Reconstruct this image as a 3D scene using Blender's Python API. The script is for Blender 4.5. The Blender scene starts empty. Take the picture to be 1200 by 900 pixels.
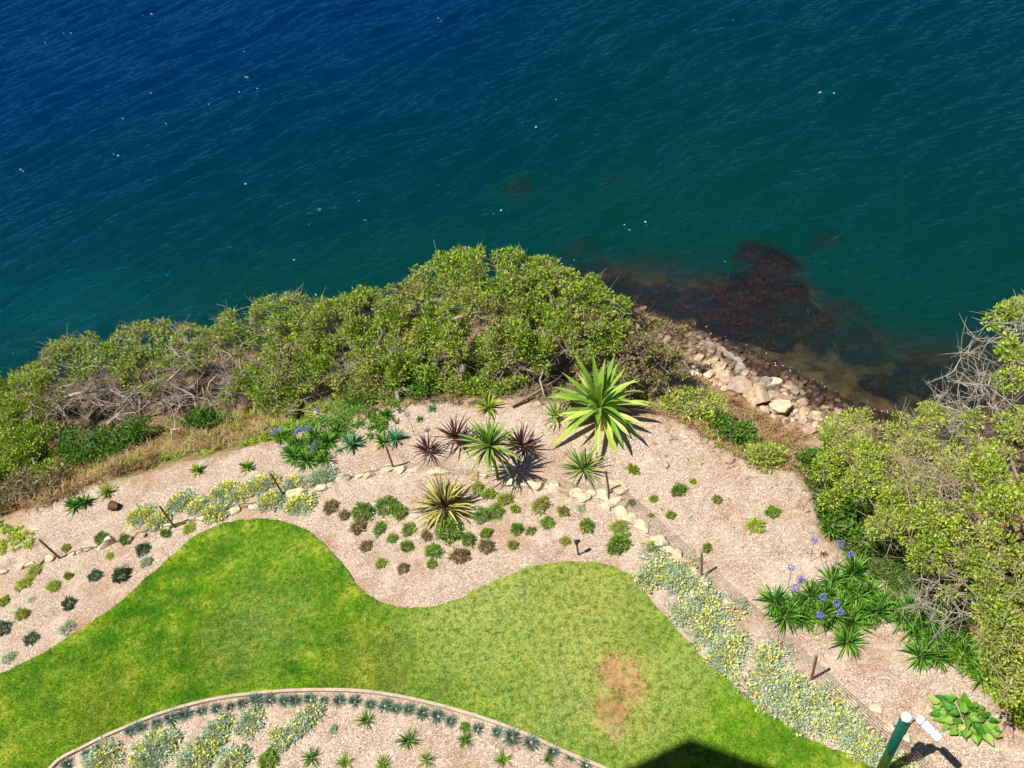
import bpy, math, random
import numpy as np
from mathutils import Vector, noise as mnoise
random.seed(7); rng = np.random.default_rng(7)
PI = math.pi
scene = bpy.context.scene
C = scene.collection

# ------------------------------------------------------------------ camera
F = 979.0; H = 18.0                     # focal length in photo pixels, camera height above the lawn
_d = np.array([205., -930., -F]); _d /= np.linalg.norm(_d)
_fw = np.array([0, 0, -1.]); _Y = _fw - _d * _fw.dot(_d); _Y /= np.linalg.norm(_Y)
_Z = -_d; _X = np.cross(_Y, _Z)
RC = np.array([_X, _Y, _Z])
cd = bpy.data.cameras.new('camera'); cam = bpy.data.objects.new('camera', cd); C.objects.link(cam)
from mathutils import Matrix
M4 = Matrix([list(RC[0]) + [0], list(RC[1]) + [0], list(RC[2]) + [H], [0, 0, 0, 1]])
cam.matrix_world = M4
cd.sensor_fit = 'HORIZONTAL'; cd.sensor_width = 36.0; cd.lens = 36.0 * F / 1200.0
cd.clip_start = 0.1; cd.clip_end = 6000
scene.camera = cam

# ------------------------------------------------------------------ light
SUN_EL = 67.0; SH_AZ = 14.0             # sun elevation, direction the shadows fall (from +X towards +Y)
w = bpy.data.worlds.new('World'); scene.world = w; w.use_nodes = True
nt = w.node_tree; nt.nodes.clear()
wo = nt.nodes.new('ShaderNodeOutputWorld'); bg = nt.nodes.new('ShaderNodeBackground'); sk = nt.nodes.new('ShaderNodeTexSky')
sk.sky_type = 'NISHITA'; sk.sun_disc = False; sk.sun_elevation = math.radians(SUN_EL)
sa = math.radians(SH_AZ + 180); sk.sun_rotation = math.atan2(math.cos(sa), math.sin(sa)) % (2 * PI)
sk.air_density = 1.0; sk.dust_density = 0.0; sk.ozone_density = 3.0
bg.inputs[1].default_value = 0.05
nt.links.new(sk.outputs[0], bg.inputs[0]); nt.links.new(bg.outputs[0], wo.inputs[0])
sl = bpy.data.lights.new('sun', 'SUN'); sl.energy = 5.0; sl.angle = math.radians(0.53); sl.color = (1, 0.955, 0.88)
so = bpy.data.objects.new('sun', sl); C.objects.link(so)
e_ = math.radians(SUN_EL)
sv = Vector((math.cos(sa) * math.cos(e_), math.sin(sa) * math.cos(e_), math.sin(e_)))
so.rotation_euler = sv.to_track_quat('Z', 'Y').to_euler(); so.location = (-10, -5, 30)
vs = scene.view_settings; vs.view_transform = 'Standard'; vs.look = 'None'; vs.gamma = 1; vs.exposure = 0.55
scene.render.engine = 'CYCLES'
scene.cycles.max_bounces = 6; scene.cycles.transparent_max_bounces = 12

# ------------------------------------------------------------------ helpers: pixels to places
def ray(px, py):
    return RC @ np.array([px - 600., -(py - 450.), -F])
def P(px, py, z=0.0):
    v = ray(px, py); return np.array([0, 0, H]) + v * ((z - H) / v[2])
def poly(pts, z=0.0):
    return np.array([P(x, y, z)[:2] for x, y in pts])

SHORE = poly([(-3000, 1400), (-1200, 900), (-300, 560), (0, 470), (200, 425), (400, 392), (560, 365), (680, 345), (735, 352), (790, 380), (850, 402),
              (905, 432), (950, 455), (1000, 480), (1060, 500), (1120, 500), (1220, 492), (1500, 500), (2200, 600), (5000, 900)], -3.0)
EDGE = poly([(-1500, 1250), (-400, 830), (-100, 660), (0, 610), (100, 572), (200, 548), (330, 515), (400, 492), (480, 470), (600, 466), (700, 478),
             (790, 490), (840, 520), (880, 545), (930, 550), (950, 580), (955, 615), (985, 650), (1050, 690), (1100, 735),
             (1150, 790), (1200, 850), (1400, 1000), (2200, 1250)])
def pline_dist(p, L):
    best = np.full(len(p), 1e9)
    for a, b in zip(L[:-1], L[1:]):
        ab = b - a; t = np.clip(((p - a) @ ab) / (ab @ ab), 0, 1)
        best = np.minimum(best, np.hypot(*(p - (a + t[:, None] * ab)).T))
    return best
def inside(p, L):
    r = np.zeros(len(p), bool); x, y = p.T
    for a, b in zip(L, np.roll(L, -1, 0)):
        c = ((a[1] > y) != (b[1] > y))
        with np.errstate(divide='ignore', invalid='ignore'):
            r ^= c & (x < (b[0] - a[0]) * (y - a[1]) / (b[1] - a[1]) + a[0])
    return r
BACK = lambda L: np.vstack([L, [[3000, L[-1][1] - 5], [3000, -3000], [-3000, -3000], [-3000, L[0][1] - 5]]])
LANDP = BACK(SHORE); GARDP = BACK(EDGE)
REEFS = [(905, 312, 1.25, -3.16), (882, 345, 1.3, -3.14), (832, 352, 1.1, -3.14), (775, 350, 1.0, -3.16), (725, 335, .8, -3.3), (688, 306, .7, -3.9),
         (932, 348, .8, -3.2), (952, 382, .9, -3.3), (905, 388, .9, -3.2), (1078, 440, .8, -3.4), (985, 380, .8, -3.6), (610, 240, 1.4, -3.8),
         (722, 235, 1.0, -3.95), (1035, 452, .6, -3.4), (850, 378, 1.0, -3.14), (965, 300, .9, -3.75), (1010, 408, .8, -3.5), (1120, 470, .8, -3.4), (880, 300, .7, -3.3)]
RW = [(P(a, b, c)[0], P(a, b, c)[1], r, c) for a, b, r, c in REEFS]
def wnoise(x, y, s, k=0.0):
    return (np.sin(x * s * 1.31 + 1.7 * np.sin(y * s * .9 + k) + k) + np.sin(y * s * 1.17 + 1.9 * np.sin(x * s * .8 - k) + 2.1 * k)) * .5
def height(p):
    p = np.asarray(p, float).reshape(-1, 2); x, y = p.T
    ds = pline_dist(p, SHORE); de = pline_dist(p, EDGE)
    ig = inside(p, GARDP); il = inside(p, LANDP)
    t = de / (de + ds + 1e-6)
    z = -2.95 * (1 - (1 - t) ** 1.7) + (.13 * wnoise(x, y, 2.2) + .06 * wnoise(x, y, 6.1, 2)) * np.clip(de * 2, 0, 1) * np.clip(ds * 1.5, 0, 1)
    z = np.where(ig, -.035 + .015 * wnoise(x, y, 3.0, 1) * 1.0, z)
    st = 1 + 1.2 * np.clip((10 - x) / 9, 0, 1)
    sea = -3.0 - .02 - st * np.where(ds < 3, .20 * ds, .60 + .36 * (ds - 3)) - .05 * (1 + wnoise(x, y, 4.0)) * np.clip(ds, 0, 1)
    sea = np.maximum(sea, -25 + .3 * wnoise(x, y, .2))
    for rx, ry, r, top in RW:
        dd = np.hypot(x - rx, y - ry) / r * (1 + .28 * wnoise(x, y, 3.1, rx))
        g = np.clip(1.35 - dd, 0, 1); g = g * g * (3 - 2 * g)
        sea = np.maximum(sea, sea + (top + .04 * wnoise(x, y, 9, ry) - sea) * g)
    return np.where(il, z, sea)
def G(px, py, dz=0.0):
    """world point where the ray through a photo pixel meets the ground"""
    z = 0.0
    for _ in range(25):
        q = P(px, py, z); zn = z * .4 + .6 * float(height(q[:2])[0])
        if abs(zn - z) < .002: break
        z = zn
    q = P(px, py, z); q[2] = z + dz; return q
def on_ground(x, y, dz=0.0):
    return np.array([x, y, float(height([x, y])[0]) + dz])
def pxm(p):
    return F / abs((RC.T @ (np.asarray(p) - [0, 0, H]))[2])

# ------------------------------------------------------------------ helpers: objects
class MB:
    def __init__(s): s.v = []; s.b = []; s.n = 0
    def add(s, V, Fc, mi=0):
        V = np.asarray(V, float).reshape(-1, 3); s.v.append(V)
        lt = np.array([len(f) for f in Fc], np.int32); li = np.array([i for f in Fc for i in f], np.int32) + s.n
        s.b.append((lt, li, np.full(len(lt), mi, np.int32))); s.n += len(V)
    def quads(s, Q, mi=0):               # (N,4,3)
        Q = np.asarray(Q).reshape(-1, 4, 3); k = len(Q); s.v.append(Q.reshape(-1, 3))
        s.b.append((np.full(k, 4, np.int32), np.arange(k * 4, dtype=np.int32) + s.n, np.full(k, mi, np.int32))); s.n += 4 * k
    def box(s, c, sz, rot=0.0, mi=0):
        a, b, d = np.array(sz) / 2; V = np.array([[i * a, j * b, k * d] for i in (-1, 1) for j in (-1, 1) for k in (-1, 1)])
        cr, sr = math.cos(rot), math.sin(rot); V = V @ np.array([[cr, sr, 0], [-sr, cr, 0], [0, 0, 1]]) + c
        s.add(V, [(0, 1, 3, 2), (4, 6, 7, 5), (0, 4, 5, 1), (2, 3, 7, 6), (0, 2, 6, 4), (1, 5, 7, 3)], mi)
    def tube(s, pts, rad, n=6, mi=0, cap=True):
        pts = np.asarray(pts, float); m = len(pts); rad = np.broadcast_to(rad, (m,)) if np.ndim(rad) < 1 else np.asarray(rad)
        T = np.gradient(pts, axis=0); T /= np.linalg.norm(T, axis=1)[:, None] + 1e-9
        u = np.cross(T[0], [0, 0, 1.]); u = u if np.linalg.norm(u) > .1 else np.cross(T[0], [1., 0, 0]); u /= np.linalg.norm(u)
        V = []; an = np.linspace(0, 2 * PI, n, endpoint=False)
        for i in range(m):
            u = u - T[i] * u.dot(T[i]); u /= np.linalg.norm(u) + 1e-9; b = np.cross(T[i], u)
            V.append(pts[i] + rad[i] * (np.cos(an)[:, None] * u + np.sin(an)[:, None] * b))
        Fc = [(i * n + j, i * n + (j + 1) % n, (i + 1) * n + (j + 1) % n, (i + 1) * n + j) for i in range(m - 1) for j in range(n)]
        if cap: Fc += [tuple(range(n))[::-1], tuple((m - 1) * n + j for j in range(n))]
        s.add(np.vstack(V), Fc, mi)
    def build(s, name, mats, parent=None, smooth=False):
        me = bpy.data.meshes.new(name); V = np.vstack(s.v) if s.v else np.zeros((0, 3))
        lt, li, mm = (np.concatenate([b[q] for b in s.b]) for q in range(3)); nf = len(lt)
        me.vertices.add(len(V)); me.vertices.foreach_set('co', V.astype(np.float32).ravel())
        me.loops.add(len(li)); me.loops.foreach_set('vertex_index', li)
        me.polygons.add(nf); me.polygons.foreach_set('loop_start', np.concatenate([[0], np.cumsum(lt)[:-1]]).astype(np.int32))
        me.polygons.foreach_set('material_index', mm)
        me.polygons.foreach_set('use_smooth', np.full(nf, smooth))
        for m in (mats if isinstance(mats, (list, tuple)) else [mats]): me.materials.append(m)
        me.update(calc_edges=True)
        o = bpy.data.objects.new(name, me); C.objects.link(o)
        if parent: o.parent = parent; KIDS.setdefault(parent.name, []).append(o)
        return o
KIDS = {}
def tag(o, label=None, cat=None, group=None, kind=None):
    if label: o['label'] = label
    if cat: o['category'] = cat
    if group: o['group'] = group
    if kind: o['kind'] = kind
    return o
def empty(name, loc, rz=0.0):
    o = bpy.data.objects.new(name, None); C.objects.link(o); o.location = loc; o.rotation_euler = (0, 0, rz); o.empty_display_size = .2; return o
def copy_tree(o, parent=None):
    c = o.copy(); C.objects.link(c)
    if parent: c.parent = parent
    for ch in KIDS.get(o.name, ()): copy_tree(ch, c)
    return c
ONES = ['', 'first', 'second', 'third', 'fourth', 'fifth', 'sixth', 'seventh', 'eighth', 'ninth', 'tenth', 'eleventh', 'twelfth', 'thirteenth',
        'fourteenth', 'fifteenth', 'sixteenth', 'seventeenth', 'eighteenth', 'nineteenth']
TENS = {2: 'twent', 3: 'thirt', 4: 'fort', 5: 'fift', 6: 'sixt', 7: 'sevent'}
def nth(n):
    if n < 20: return ONES[n]
    t, u = divmod(n, 10); return TENS[t] + 'ieth' if u == 0 else TENS[t] + 'y-' + ONES[u]

# ------------------------------------------------------------------ materials
def newmat(name):
    m = bpy.data.materials.new(name); m.use_nodes = True; n = m.node_tree; n.nodes.clear()
    out = n.nodes.new('ShaderNodeOutputMaterial'); return m, n, out
def ramp(n, fac, stops, interp='LINEAR'):
    r = n.nodes.new('ShaderNodeValToRGB'); cr = r.color_ramp; cr.interpolation = interp
    while len(cr.elements) < len(stops): cr.elements.new(.5)
    for e, (p, c) in zip(cr.elements, stops): e.position = p; e.color = (*c, 1)
    n.links.new(fac, r.inputs[0]); return r.outputs[0]
def noise(n, scale, detail=4, rough=.55, vec=None, dist=0.0):
    t = n.nodes.new('ShaderNodeTexNoise'); t.inputs['Scale'].default_value = scale; t.inputs['Detail'].default_value = detail
    t.inputs['Roughness'].default_value = rough; t.inputs['Distortion'].default_value = dist
    if vec is not None: n.links.new(vec, t.inputs['Vector'])
    return t.outputs['Fac']
def pos(n): return n.nodes.new('ShaderNodeNewGeometry').outputs['Position']
def mix(n, fac, a, b, mode='MIX'):
    m = n.nodes.new('ShaderNodeMix'); m.data_type = 'RGBA'; m.blend_type = mode
    for i, v in ((0, fac), (6, a), (7, b)):
        if isinstance(v, (int, float)): m.inputs[i].default_value = v
        elif isinstance(v, tuple): m.inputs[i].default_value = (*v, 1)
        else: n.links.new(v, m.inputs[i])
    return m.outputs[2]
def maprange(n, v, a, b, c=0.0, d=1.0):
    m = n.nodes.new('ShaderNodeMapRange'); n.links.new(v, m.inputs[0])
    for i, q in enumerate((a, b, c, d)): m.inputs[i + 1].default_value = q
    return m.outputs[0]
def mth(n, op, a, b=0.0):
    m = n.nodes.new('ShaderNodeMath'); m.operation = op
    for i, v in enumerate((a, b)):
        if isinstance(v, (int, float)): m.inputs[i].default_value = v
        else: n.links.new(v, m.inputs[i])
    return m.outputs[0]
def bump(n, h, strength, dist):
    b = n.nodes.new('ShaderNodeBump'); b.inputs['Strength'].default_value = strength; b.inputs['Distance'].default_value = dist
    n.links.new(h, b.inputs['Height']); return b.outputs[0]
def bsdf(n, out, col, rough=.8, nrm=None, spec=.3, transl=0.0):
    p = n.nodes.new('ShaderNodeBsdfPrincipled')
    if isinstance(col, tuple): p.inputs['Base Color'].default_value = (*col, 1)
    else: n.links.new(col, p.inputs['Base Color'])
    p.inputs['Roughness'].default_value = rough; p.inputs['Specular IOR Level'].default_value = spec
    if nrm is not None: n.links.new(nrm, p.inputs['Normal'])
    sh = p.outputs[0]
    if transl > 0:
        t = n.nodes.new('ShaderNodeBsdfTranslucent')
        if isinstance(col, tuple): t.inputs[0].default_value = (*col, 1)
        else: n.links.new(col, t.inputs[0])
        mx = n.nodes.new('ShaderNodeMixShader'); mx.inputs[0].default_value = transl
        n.links.new(sh, mx.inputs[1]); n.links.new(t.outputs[0], mx.inputs[2]); sh = mx.outputs[0]
    n.links.new(sh, out.inputs[0]); return p
def leafmat(name, cols, transl=.25, rough=.5, patch=None, pscale=.8, spec=.22):
    """one random colour per leaf out of cols, with drier patches"""
    m, n, out = newmat(name); g = n.nodes.new('ShaderNodeNewGeometry')
    k = len(cols); c = ramp(n, g.outputs['Random Per Island'], [(i / max(1, k - 1), q) for i, q in enumerate(cols)])
    if patch:
        f = maprange(n, noise(n, pscale, 3, .6, g.outputs['Position']), .5, .68)
        c = mix(n, f, c, patch)
    bsdf(n, out, c, rough, None, spec, transl); return m
def plain(name, col, rough=.7, var=.25, scale=8, spec=.3, bmp=.3):
    m, n, out = newmat(name); g = pos(n)
    f = noise(n, scale, 5, .65, g)
    c = ramp(n, f, [(.3, tuple(x * (1 - var) for x in col)), (.7, tuple(min(1, x * (1 + var)) for x in col))])
    bsdf(n, out, c, rough, bump(n, noise(n, scale * 4, 4, .6, g), bmp, .02), spec); return m

def wood_nodes(name, a, b):
    m, n, out = newmat(name); g = pos(n); f = noise(n, 5, 6, .7, g)
    bsdf(n, out, ramp(n, f, [(.3, a), (.7, b)]), .85, bump(n, noise(n, 40, 3, .6, g), .6, .01), .2); return m
M_bark = wood_nodes('bark', (.13, .09, .06), (.36, .28, .21))
M_grey = wood_nodes('grey_dead_wood', (.2, .165, .13), (.52, .45, .37))
M_stake = wood_nodes('weathered_timber', (.12, .075, .03), (.3, .2, .1))
M_twig = wood_nodes('twig', (.2, .14, .10), (.5, .41, .33))

def mulch_color(n, g):
    v = n.nodes.new('ShaderNodeTexVoronoi'); v.inputs['Scale'].default_value = 46; v.feature = 'F1'
    mp = n.nodes.new('ShaderNodeMapping'); mp.inputs['Scale'].default_value = (1, 1.7, 1); mp.inputs['Rotation'].default_value = (0, 0, .6)
    wv = n.nodes.new('ShaderNodeVectorMath'); wv.operation = 'ADD'; nz = n.nodes.new('ShaderNodeTexNoise'); nz.inputs['Scale'].default_value = 9
    n.links.new(g, nz.inputs['Vector']); sc = n.nodes.new('ShaderNodeVectorMath'); sc.operation = 'SCALE'; sc.inputs['Scale'].default_value = .12
    n.links.new(nz.outputs['Color'], sc.inputs[0]); n.links.new(g, wv.inputs[0]); n.links.new(sc.outputs[0], wv.inputs[1])
    n.links.new(wv.outputs[0], mp.inputs[0]); n.links.new(mp.outputs[0], v.inputs['Vector'])
    sp = n.nodes.new('ShaderNodeSeparateColor'); n.links.new(v.outputs['Color'], sp.inputs[0])
    chips = ramp(n, sp.outputs[0], [(0, (.16, .08, .05)), (.1, (.40, .235, .15)), (.4, (.57, .42, .31)), (.75, (.69, .56, .44)), (1, (.84, .76, .65))])
    big = noise(n, .55, 5, .62, g)
    red = mix(n, maprange(n, big, .5, .66, 0, .6), chips, (.46, .25, .14))
    pale = mix(n, maprange(n, noise(n, 1.3, 4, .6, g), .5, .66, 0, .65), red, (.76, .62, .48))
    pale = mix(n, maprange(n, noise(n, 1.9, 7, .75, g), .52, .68, 0, .6), pale, (.30, .17, .10))
    pale = mix(n, maprange(n, noise(n, 9, 3, .5, g), .70, .78, 0, .7), pale, (.14, .07, .04))
    return pale, v.outputs['Distance'], sp.outputs[1]

# terrain material: mulch on the terrace, straw and soil on the bank, wet stones at the waterline
M_ground, n, out = newmat('mulch_and_soil'); g = pos(n)
mu, vd, vr = mulch_color(n, g)
at = n.nodes.new('ShaderNodeAttribute'); at.attribute_name = 'bank'
straw = ramp(n, noise(n, 11, 6, .7, g), [(.25, (.14, .075, .035)), (.45, (.36, .22, .11)), (.6, (.52, .36, .19)), (.8, (.62, .5, .3))])
straw = mix(n, maprange(n, noise(n, .9, 5, .6, g), .52, .62, 0, .65), straw, (.2, .24, .05))
straw = mix(n, maprange(n, noise(n, 1.7, 5, .6, g), .55, .7, 0, .7), straw, (.22, .12, .06))
bf = mth(n, 'ADD', at.outputs['Fac'], mth(n, 'MULTIPLY', mth(n, 'SUBTRACT', noise(n, 3, 5, .6, g), .5), .9))
col = mix(n, maprange(n, bf, .35, .65), mu, straw)
sx = n.nodes.new('ShaderNodeSeparateXYZ'); n.links.new(g, sx.inputs[0]); zz = sx.outputs[2]
zr = mth(n, 'ADD', zz, mth(n, 'MULTIPLY', noise(n, 5, 4, .6, g), .5))
stone = ramp(n, noise(n, 7, 6, .7, g), [(.3, (.1, .06, .035)), (.5, (.3, .2, .12)), (.7, (.5, .38, .25))])
col = mix(n, maprange(n, zr, -2.35, -2.0, 1, 0), col, stone)
col = mix(n, maprange(n, zr, -2.75, -2.5, 1, 0), col, (.05, .026, .014))
bed = ramp(n, noise(n, 2.2, 5, .6, g), [(.35, (.07, .04, .02)), (.55, (.22, .15, .07)), (.75, (.32, .23, .11))])
ra = n.nodes.new('ShaderNodeAttribute'); ra.attribute_name = 'reef'
bed = mix(n, maprange(n, mth(n, 'ADD', ra.outputs['Fac'], mth(n, 'MULTIPLY', mth(n, 'SUBTRACT', noise(n, 2.5, 5, .65, g), .5), 1.1)), .25, .5), bed, (.022, .012, .007))
col = mix(n, maprange(n, zz, -3.12, -3.02, 1, 0), col, bed)
hh = mth(n, 'ADD', mth(n, 'MULTIPLY', vr, .6), mth(n, 'MULTIPLY', vd, -1.0))
bsdf(n, out, col, .9, bump(n, mth(n, 'ADD', hh, noise(n, 30, 4, .7, g)), .8, .03), .15)

# lawn
def spot(n, g, px, py, rx, soft=.5, nscale=2.2, namp=.8):
    q = P(px, py, 0); v = n.nodes.new('ShaderNodeVectorMath'); v.operation = 'DISTANCE'; n.links.new(g, v.inputs[0]); v.inputs[1].default_value = (q[0], q[1], .03)
    d = mth(n, 'ADD', v.outputs['Value'], mth(n, 'MULTIPLY', mth(n, 'SUBTRACT', noise(n, nscale, 8, .78, g), .5), namp * 2.6))
    return maprange(n, d, rx * (1 - soft), rx * (1 + soft), 1, 0)
def lawn_mat(name, blade):
    m, n, out = newmat(name); g = pos(n)
    base = ramp(n, noise(n, 1.1, 6, .62, g), [(.32, (.025, .095, .002)), (.44, (.06, .185, .004)), (.55, (.15, .29, .006)), (.67, (.40, .43, .05))])
    for (x, y, r, c, a, sf) in [(640, 720, 3.0, (.40, .42, .12), .55, .6), (560, 700, 1.2, (.5, .48, .2), .5, .6), (690, 700, 1.4, (.42, .42, .12), .5, .6), (240, 775, 1.0, (.05, .12, .004), .55, .9),
                                (350, 710, .9, (.09, .2, .012), .6, .8), (120, 830, .8, (.22, .17, .02), .5, .8), (430, 780, .8, (.26, .22, .04), .5, .8), (330, 650, 1.3, (.2, .36, .03), .4, .8),
                                (755, 830, 1.0, (.46, .42, .14), .75, .5), (790, 800, .8, (.44, .42, .14), .6, .5), (680, 790, .9, (.4, .42, .13), .6, .6), (660, 840, 1.0, (.3, .36, .1), .6, .6),
                                (560, 735, 1.6, (.3, .38, .09), .5, .6), (820, 780, .7, (.4, .42, .14), .5, .6), (60, 870, 1.6, (.15, .26, .01), .5, .7), (850, 850, 1.6, (.15, .3, .015), .6, .7), (300, 735, 1.0, (.3, .35, .1), .4, .8),
                                (725, 788, .44, (.44, .23, .12), .97, .35), (742, 808, .3, (.42, .22, .12), .95, .35), (716, 833, .38, (.34, .17, .085), .97, .35), (722, 856, .22, (.42, .27, .15), .8, .5)]:
        base = mix(n, mth(n, 'MULTIPLY', spot(n, g, x, y, r, sf, 2.0 if r > .5 else 3.0, .55 * min(r, 1.0) + .1), a), base, c)
    # mottling of the turf itself: darker and yellower tufts
    base = mix(n, maprange(n, noise(n, 3.1, 6, .75, g), .48, .66, 0, .5), base, (.40, .39, .07))
    base = mix(n, maprange(n, noise(n, 7, 6, .75, g), .46, .62, 0, .75), base, (.045, .14, .004))
    if blade:
        r = n.nodes.new('ShaderNodeNewGeometry')
        base = mix(n, .65, base, ramp(n, r.outputs['Random Per Island'], [(0, (.4, .45, .2)), (.6, (.98, 1.05, .6)), (1, (1.5, 1.35, .8))]), 'MULTIPLY')
        bsdf(n, out, base, .8, None, .1, .3)
    else: bsdf(n, out, base, .9, bump(n, noise(n, 45, 4, .7, g), .8, .03), .15)
    return m
M_lawn = lawn_mat('lawn_turf', False); M_blade = lawn_mat('lawn_blades', True)
M_kerb = plain('concrete_edging', (.42, .33, .25), .9, .25, 6)

# ------------------------------------------------------------------ ground sheet
def axis(lo, hi, step, far):
    a = np.arange(lo, hi, step); k = step * 1.35 ** np.arange(1, 60); k = np.cumsum(k); k = k[k < far]
    return np.concatenate([lo - k[::-1], a, hi + k])
def grid(name, xs, ys, zf, mat, smooth=True):
    X, Y = np.meshgrid(xs, ys); p = np.stack([X.ravel(), Y.ravel()], 1); z = zf(p); nx, ny = len(xs), len(ys)
    V = np.column_stack([p, z]); i = np.arange(nx * ny).reshape(ny, nx)
    q = np.stack([i[:-1, :-1], i[:-1, 1:], i[1:, 1:], i[1:, :-1]], -1).reshape(-1, 4)
    me = bpy.data.meshes.new(name); me.vertices.add(len(V)); me.vertices.foreach_set('co', V.astype(np.float32).ravel())
    me.loops.add(q.size); me.loops.foreach_set('vertex_index', q.astype(np.int32).ravel())
    me.polygons.add(len(q)); me.polygons.foreach_set('loop_start', (np.arange(len(q)) * 4).astype(np.int32))
    me.polygons.foreach_set('use_smooth', np.full(len(q), smooth)); me.materials.append(mat); me.update(calc_edges=True)
    o = bpy.data.objects.new(name, me); C.objects.link(o); return o, p
def attr(o, name, vals):
    a = o.data.attributes.new(name, 'FLOAT', 'POINT'); a.data.foreach_set('value', vals.astype(np.float32))
go, gp = grid('ground', axis(-24, 18, .11, 2500), axis(2, 34, .11, 2500), height, M_ground)
ig = inside(gp, GARDP); de = pline_dist(gp, EDGE)
rf = np.zeros(len(gp))
for rx, ry, r, top in RW: rf = np.maximum(rf, np.clip(1.5 - np.hypot(gp[:, 0] - rx, gp[:, 1] - ry) / r * (1 + .28 * wnoise(gp[:, 0], gp[:, 1], 3.1, rx)), 0, 1))
attr(go, 'reef', rf)
attr(go, 'bank', np.clip(.5 + np.where(ig, -de, de) * .55, 0, 1)); tag(go, kind='structure')

# ------------------------------------------------------------------ water
cr = P(260, 120, -3)[:2] - P(140, 180, -3)[:2]; ca = math.atan2(cr[1], cr[0])
waves = []
for i in range(26):
    lam = .55 * (7.5 ** (i / 25)); an = ca + PI / 2 + rng.normal(0, .30)
    waves.append((2 * PI / lam * math.cos(an), 2 * PI / lam * math.sin(an), lam * (.0058 if lam < 1.4 else .0075) * rng.uniform(.6, 1.2), rng.uniform(0, 2 * PI)))
def wave_h(p):
    x, y = p.T; z = np.zeros(len(p)); xs = x + .5 * wnoise(x, y, .5); ys = y + .5 * wnoise(x, y, .43, 3)
    for kx, ky, a, ph in waves:
        s = np.sin(kx * xs + ky * ys + ph); z += a * (1 - 2 * np.abs(s) ** 1.0 * .5) * 1.2 + a * s * .8
    mod = .75 + .25 * wnoise(x, y, .35, 5); fade = np.clip((150 - np.hypot(x, y)) / 60, 0, 1)
    ds = pline_dist(p, SHORE)
    return -3.0 + z * mod * fade * np.clip(.35 + ds / 12, 0, 1)
M_water, n, out = newmat('sea_water'); g = pos(n)
a1 = n.nodes.new('ShaderNodeAttribute'); a1.attribute_name = 'depth'; dep = a1.outputs['Fac']
depn = mth(n, 'ADD', dep, mth(n, 'MULTIPLY', mth(n, 'SUBTRACT', noise(n, .5, 4, .6, g), .5), 1.5))
bodyc = ramp(n, maprange(n, depn, 0, 22), [(0, (.020, .020, .010)), (.045, (.001, .030, .020)), (.2, (.0001, .023, .021)), (.45, (.0001, .0165, .027)), (1, (.0001, .0125, .049))])
mp = n.nodes.new('ShaderNodeMapping'); mp.inputs['Rotation'].default_value = (0, 0, -ca); mp.inputs['Scale'].default_value = (.45, 1.25, 1)
n.links.new(g, mp.inputs[0]); an_ = mp.outputs[0]
b1 = mth(n, 'ADD', noise(n, 3.4, 6, .66, an_, .6), mth(n, 'MULTIPLY', noise(n, 7, 4, .6, an_, .4), .35))
nb = bump(n, b1, .74, .12)
dif = n.nodes.new('ShaderNodeBsdfDiffuse'); n.links.new(bodyc, dif.inputs[0]); n.links.new(nb, dif.inputs['Normal'])
tr = n.nodes.new('ShaderNodeBsdfTransparent'); tr.inputs[0].default_value = (.78, .78, .66, 1)
al = mth(n, 'SUBTRACT', 1.0, mth(n, 'POWER', 2.718, mth(n, 'MULTIPLY', mth(n, 'MAXIMUM', mth(n, 'SUBTRACT', dep, .04), 0), -1.5)))
m1 = n.nodes.new('ShaderNodeMixShader'); n.links.new(al, m1.inputs[0]); n.links.new(tr.outputs[0], m1.inputs[1]); n.links.new(dif.outputs[0], m1.inputs[2])
gl = n.nodes.new('ShaderNodeBsdfGlossy'); gl.inputs['Roughness'].default_value = .06; gl.inputs[0].default_value = (.08, .6, 1, 1); n.links.new(nb, gl.inputs['Normal'])
fr = n.nodes.new('ShaderNodeFresnel'); fr.inputs[0].default_value = 1.34; n.links.new(nb, fr.inputs['Normal'])
m2 = n.nodes.new('ShaderNodeMixShader'); n.links.new(fr.outputs[0], m2.inputs[0]); n.links.new(m1.outputs[0], m2.inputs[1]); n.links.new(gl.outputs[0], m2.inputs[2])
n.links.new(m2.outputs[0], out.inputs[0])
wob, wp = grid('water', axis(-48, 42, .17, 2400), axis(11, 92, .17, 2400), wave_h, M_water)
attr(wob, 'depth', np.clip(-3 - height(wp), 0, 24)); tag(wob, kind='structure')

# ------------------------------------------------------------------ lawn and kerb
def smooth_line(pts, k=6):
    pts = np.array(pts, float); out = []
    for i in range(len(pts) - 1):
        p0, p1, p2, p3 = pts[max(i - 1, 0)], pts[i], pts[i + 1], pts[min(i + 2, len(pts) - 1)]
        for t in np.linspace(0, 1, k, endpoint=False):
            out.append(.5 * ((2 * p1) + (p2 - p0) * t + (2 * p0 - 5 * p1 + 4 * p2 - p3) * t * t + (3 * p1 - p0 - 3 * p2 + p3) * t ** 3))
    out.append(pts[-1]); return np.array(out)
TOP = smooth_line(poly([(-160, 860), (-60, 818), (0, 790), (60, 760), (130, 713), (190, 662), (235, 625), (280, 610), (320, 609), (360, 622), (395, 655), (420, 687), (450, 706),
       (490, 713), (530, 704), (570, 685), (610, 668), (655, 659), (700, 660), (735, 673), (770, 712), (810, 757), (850, 795), (900, 835), (950, 866), (1000, 888), (1060, 918), (1120, 960)]))
ARC = smooth_line(poly([(400, 1200), (150, 1080), (30, 960), (60, 899), (100, 874), (140, 855), (190, 835), (250, 819), (310, 811), (370, 808), (430, 810), (490, 820), (550, 836), (610, 857), (670, 884), (720, 906), (800, 960), (800, 1080)]))
TOP = TOP + rng.normal(0, .018, TOP.shape)
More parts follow.
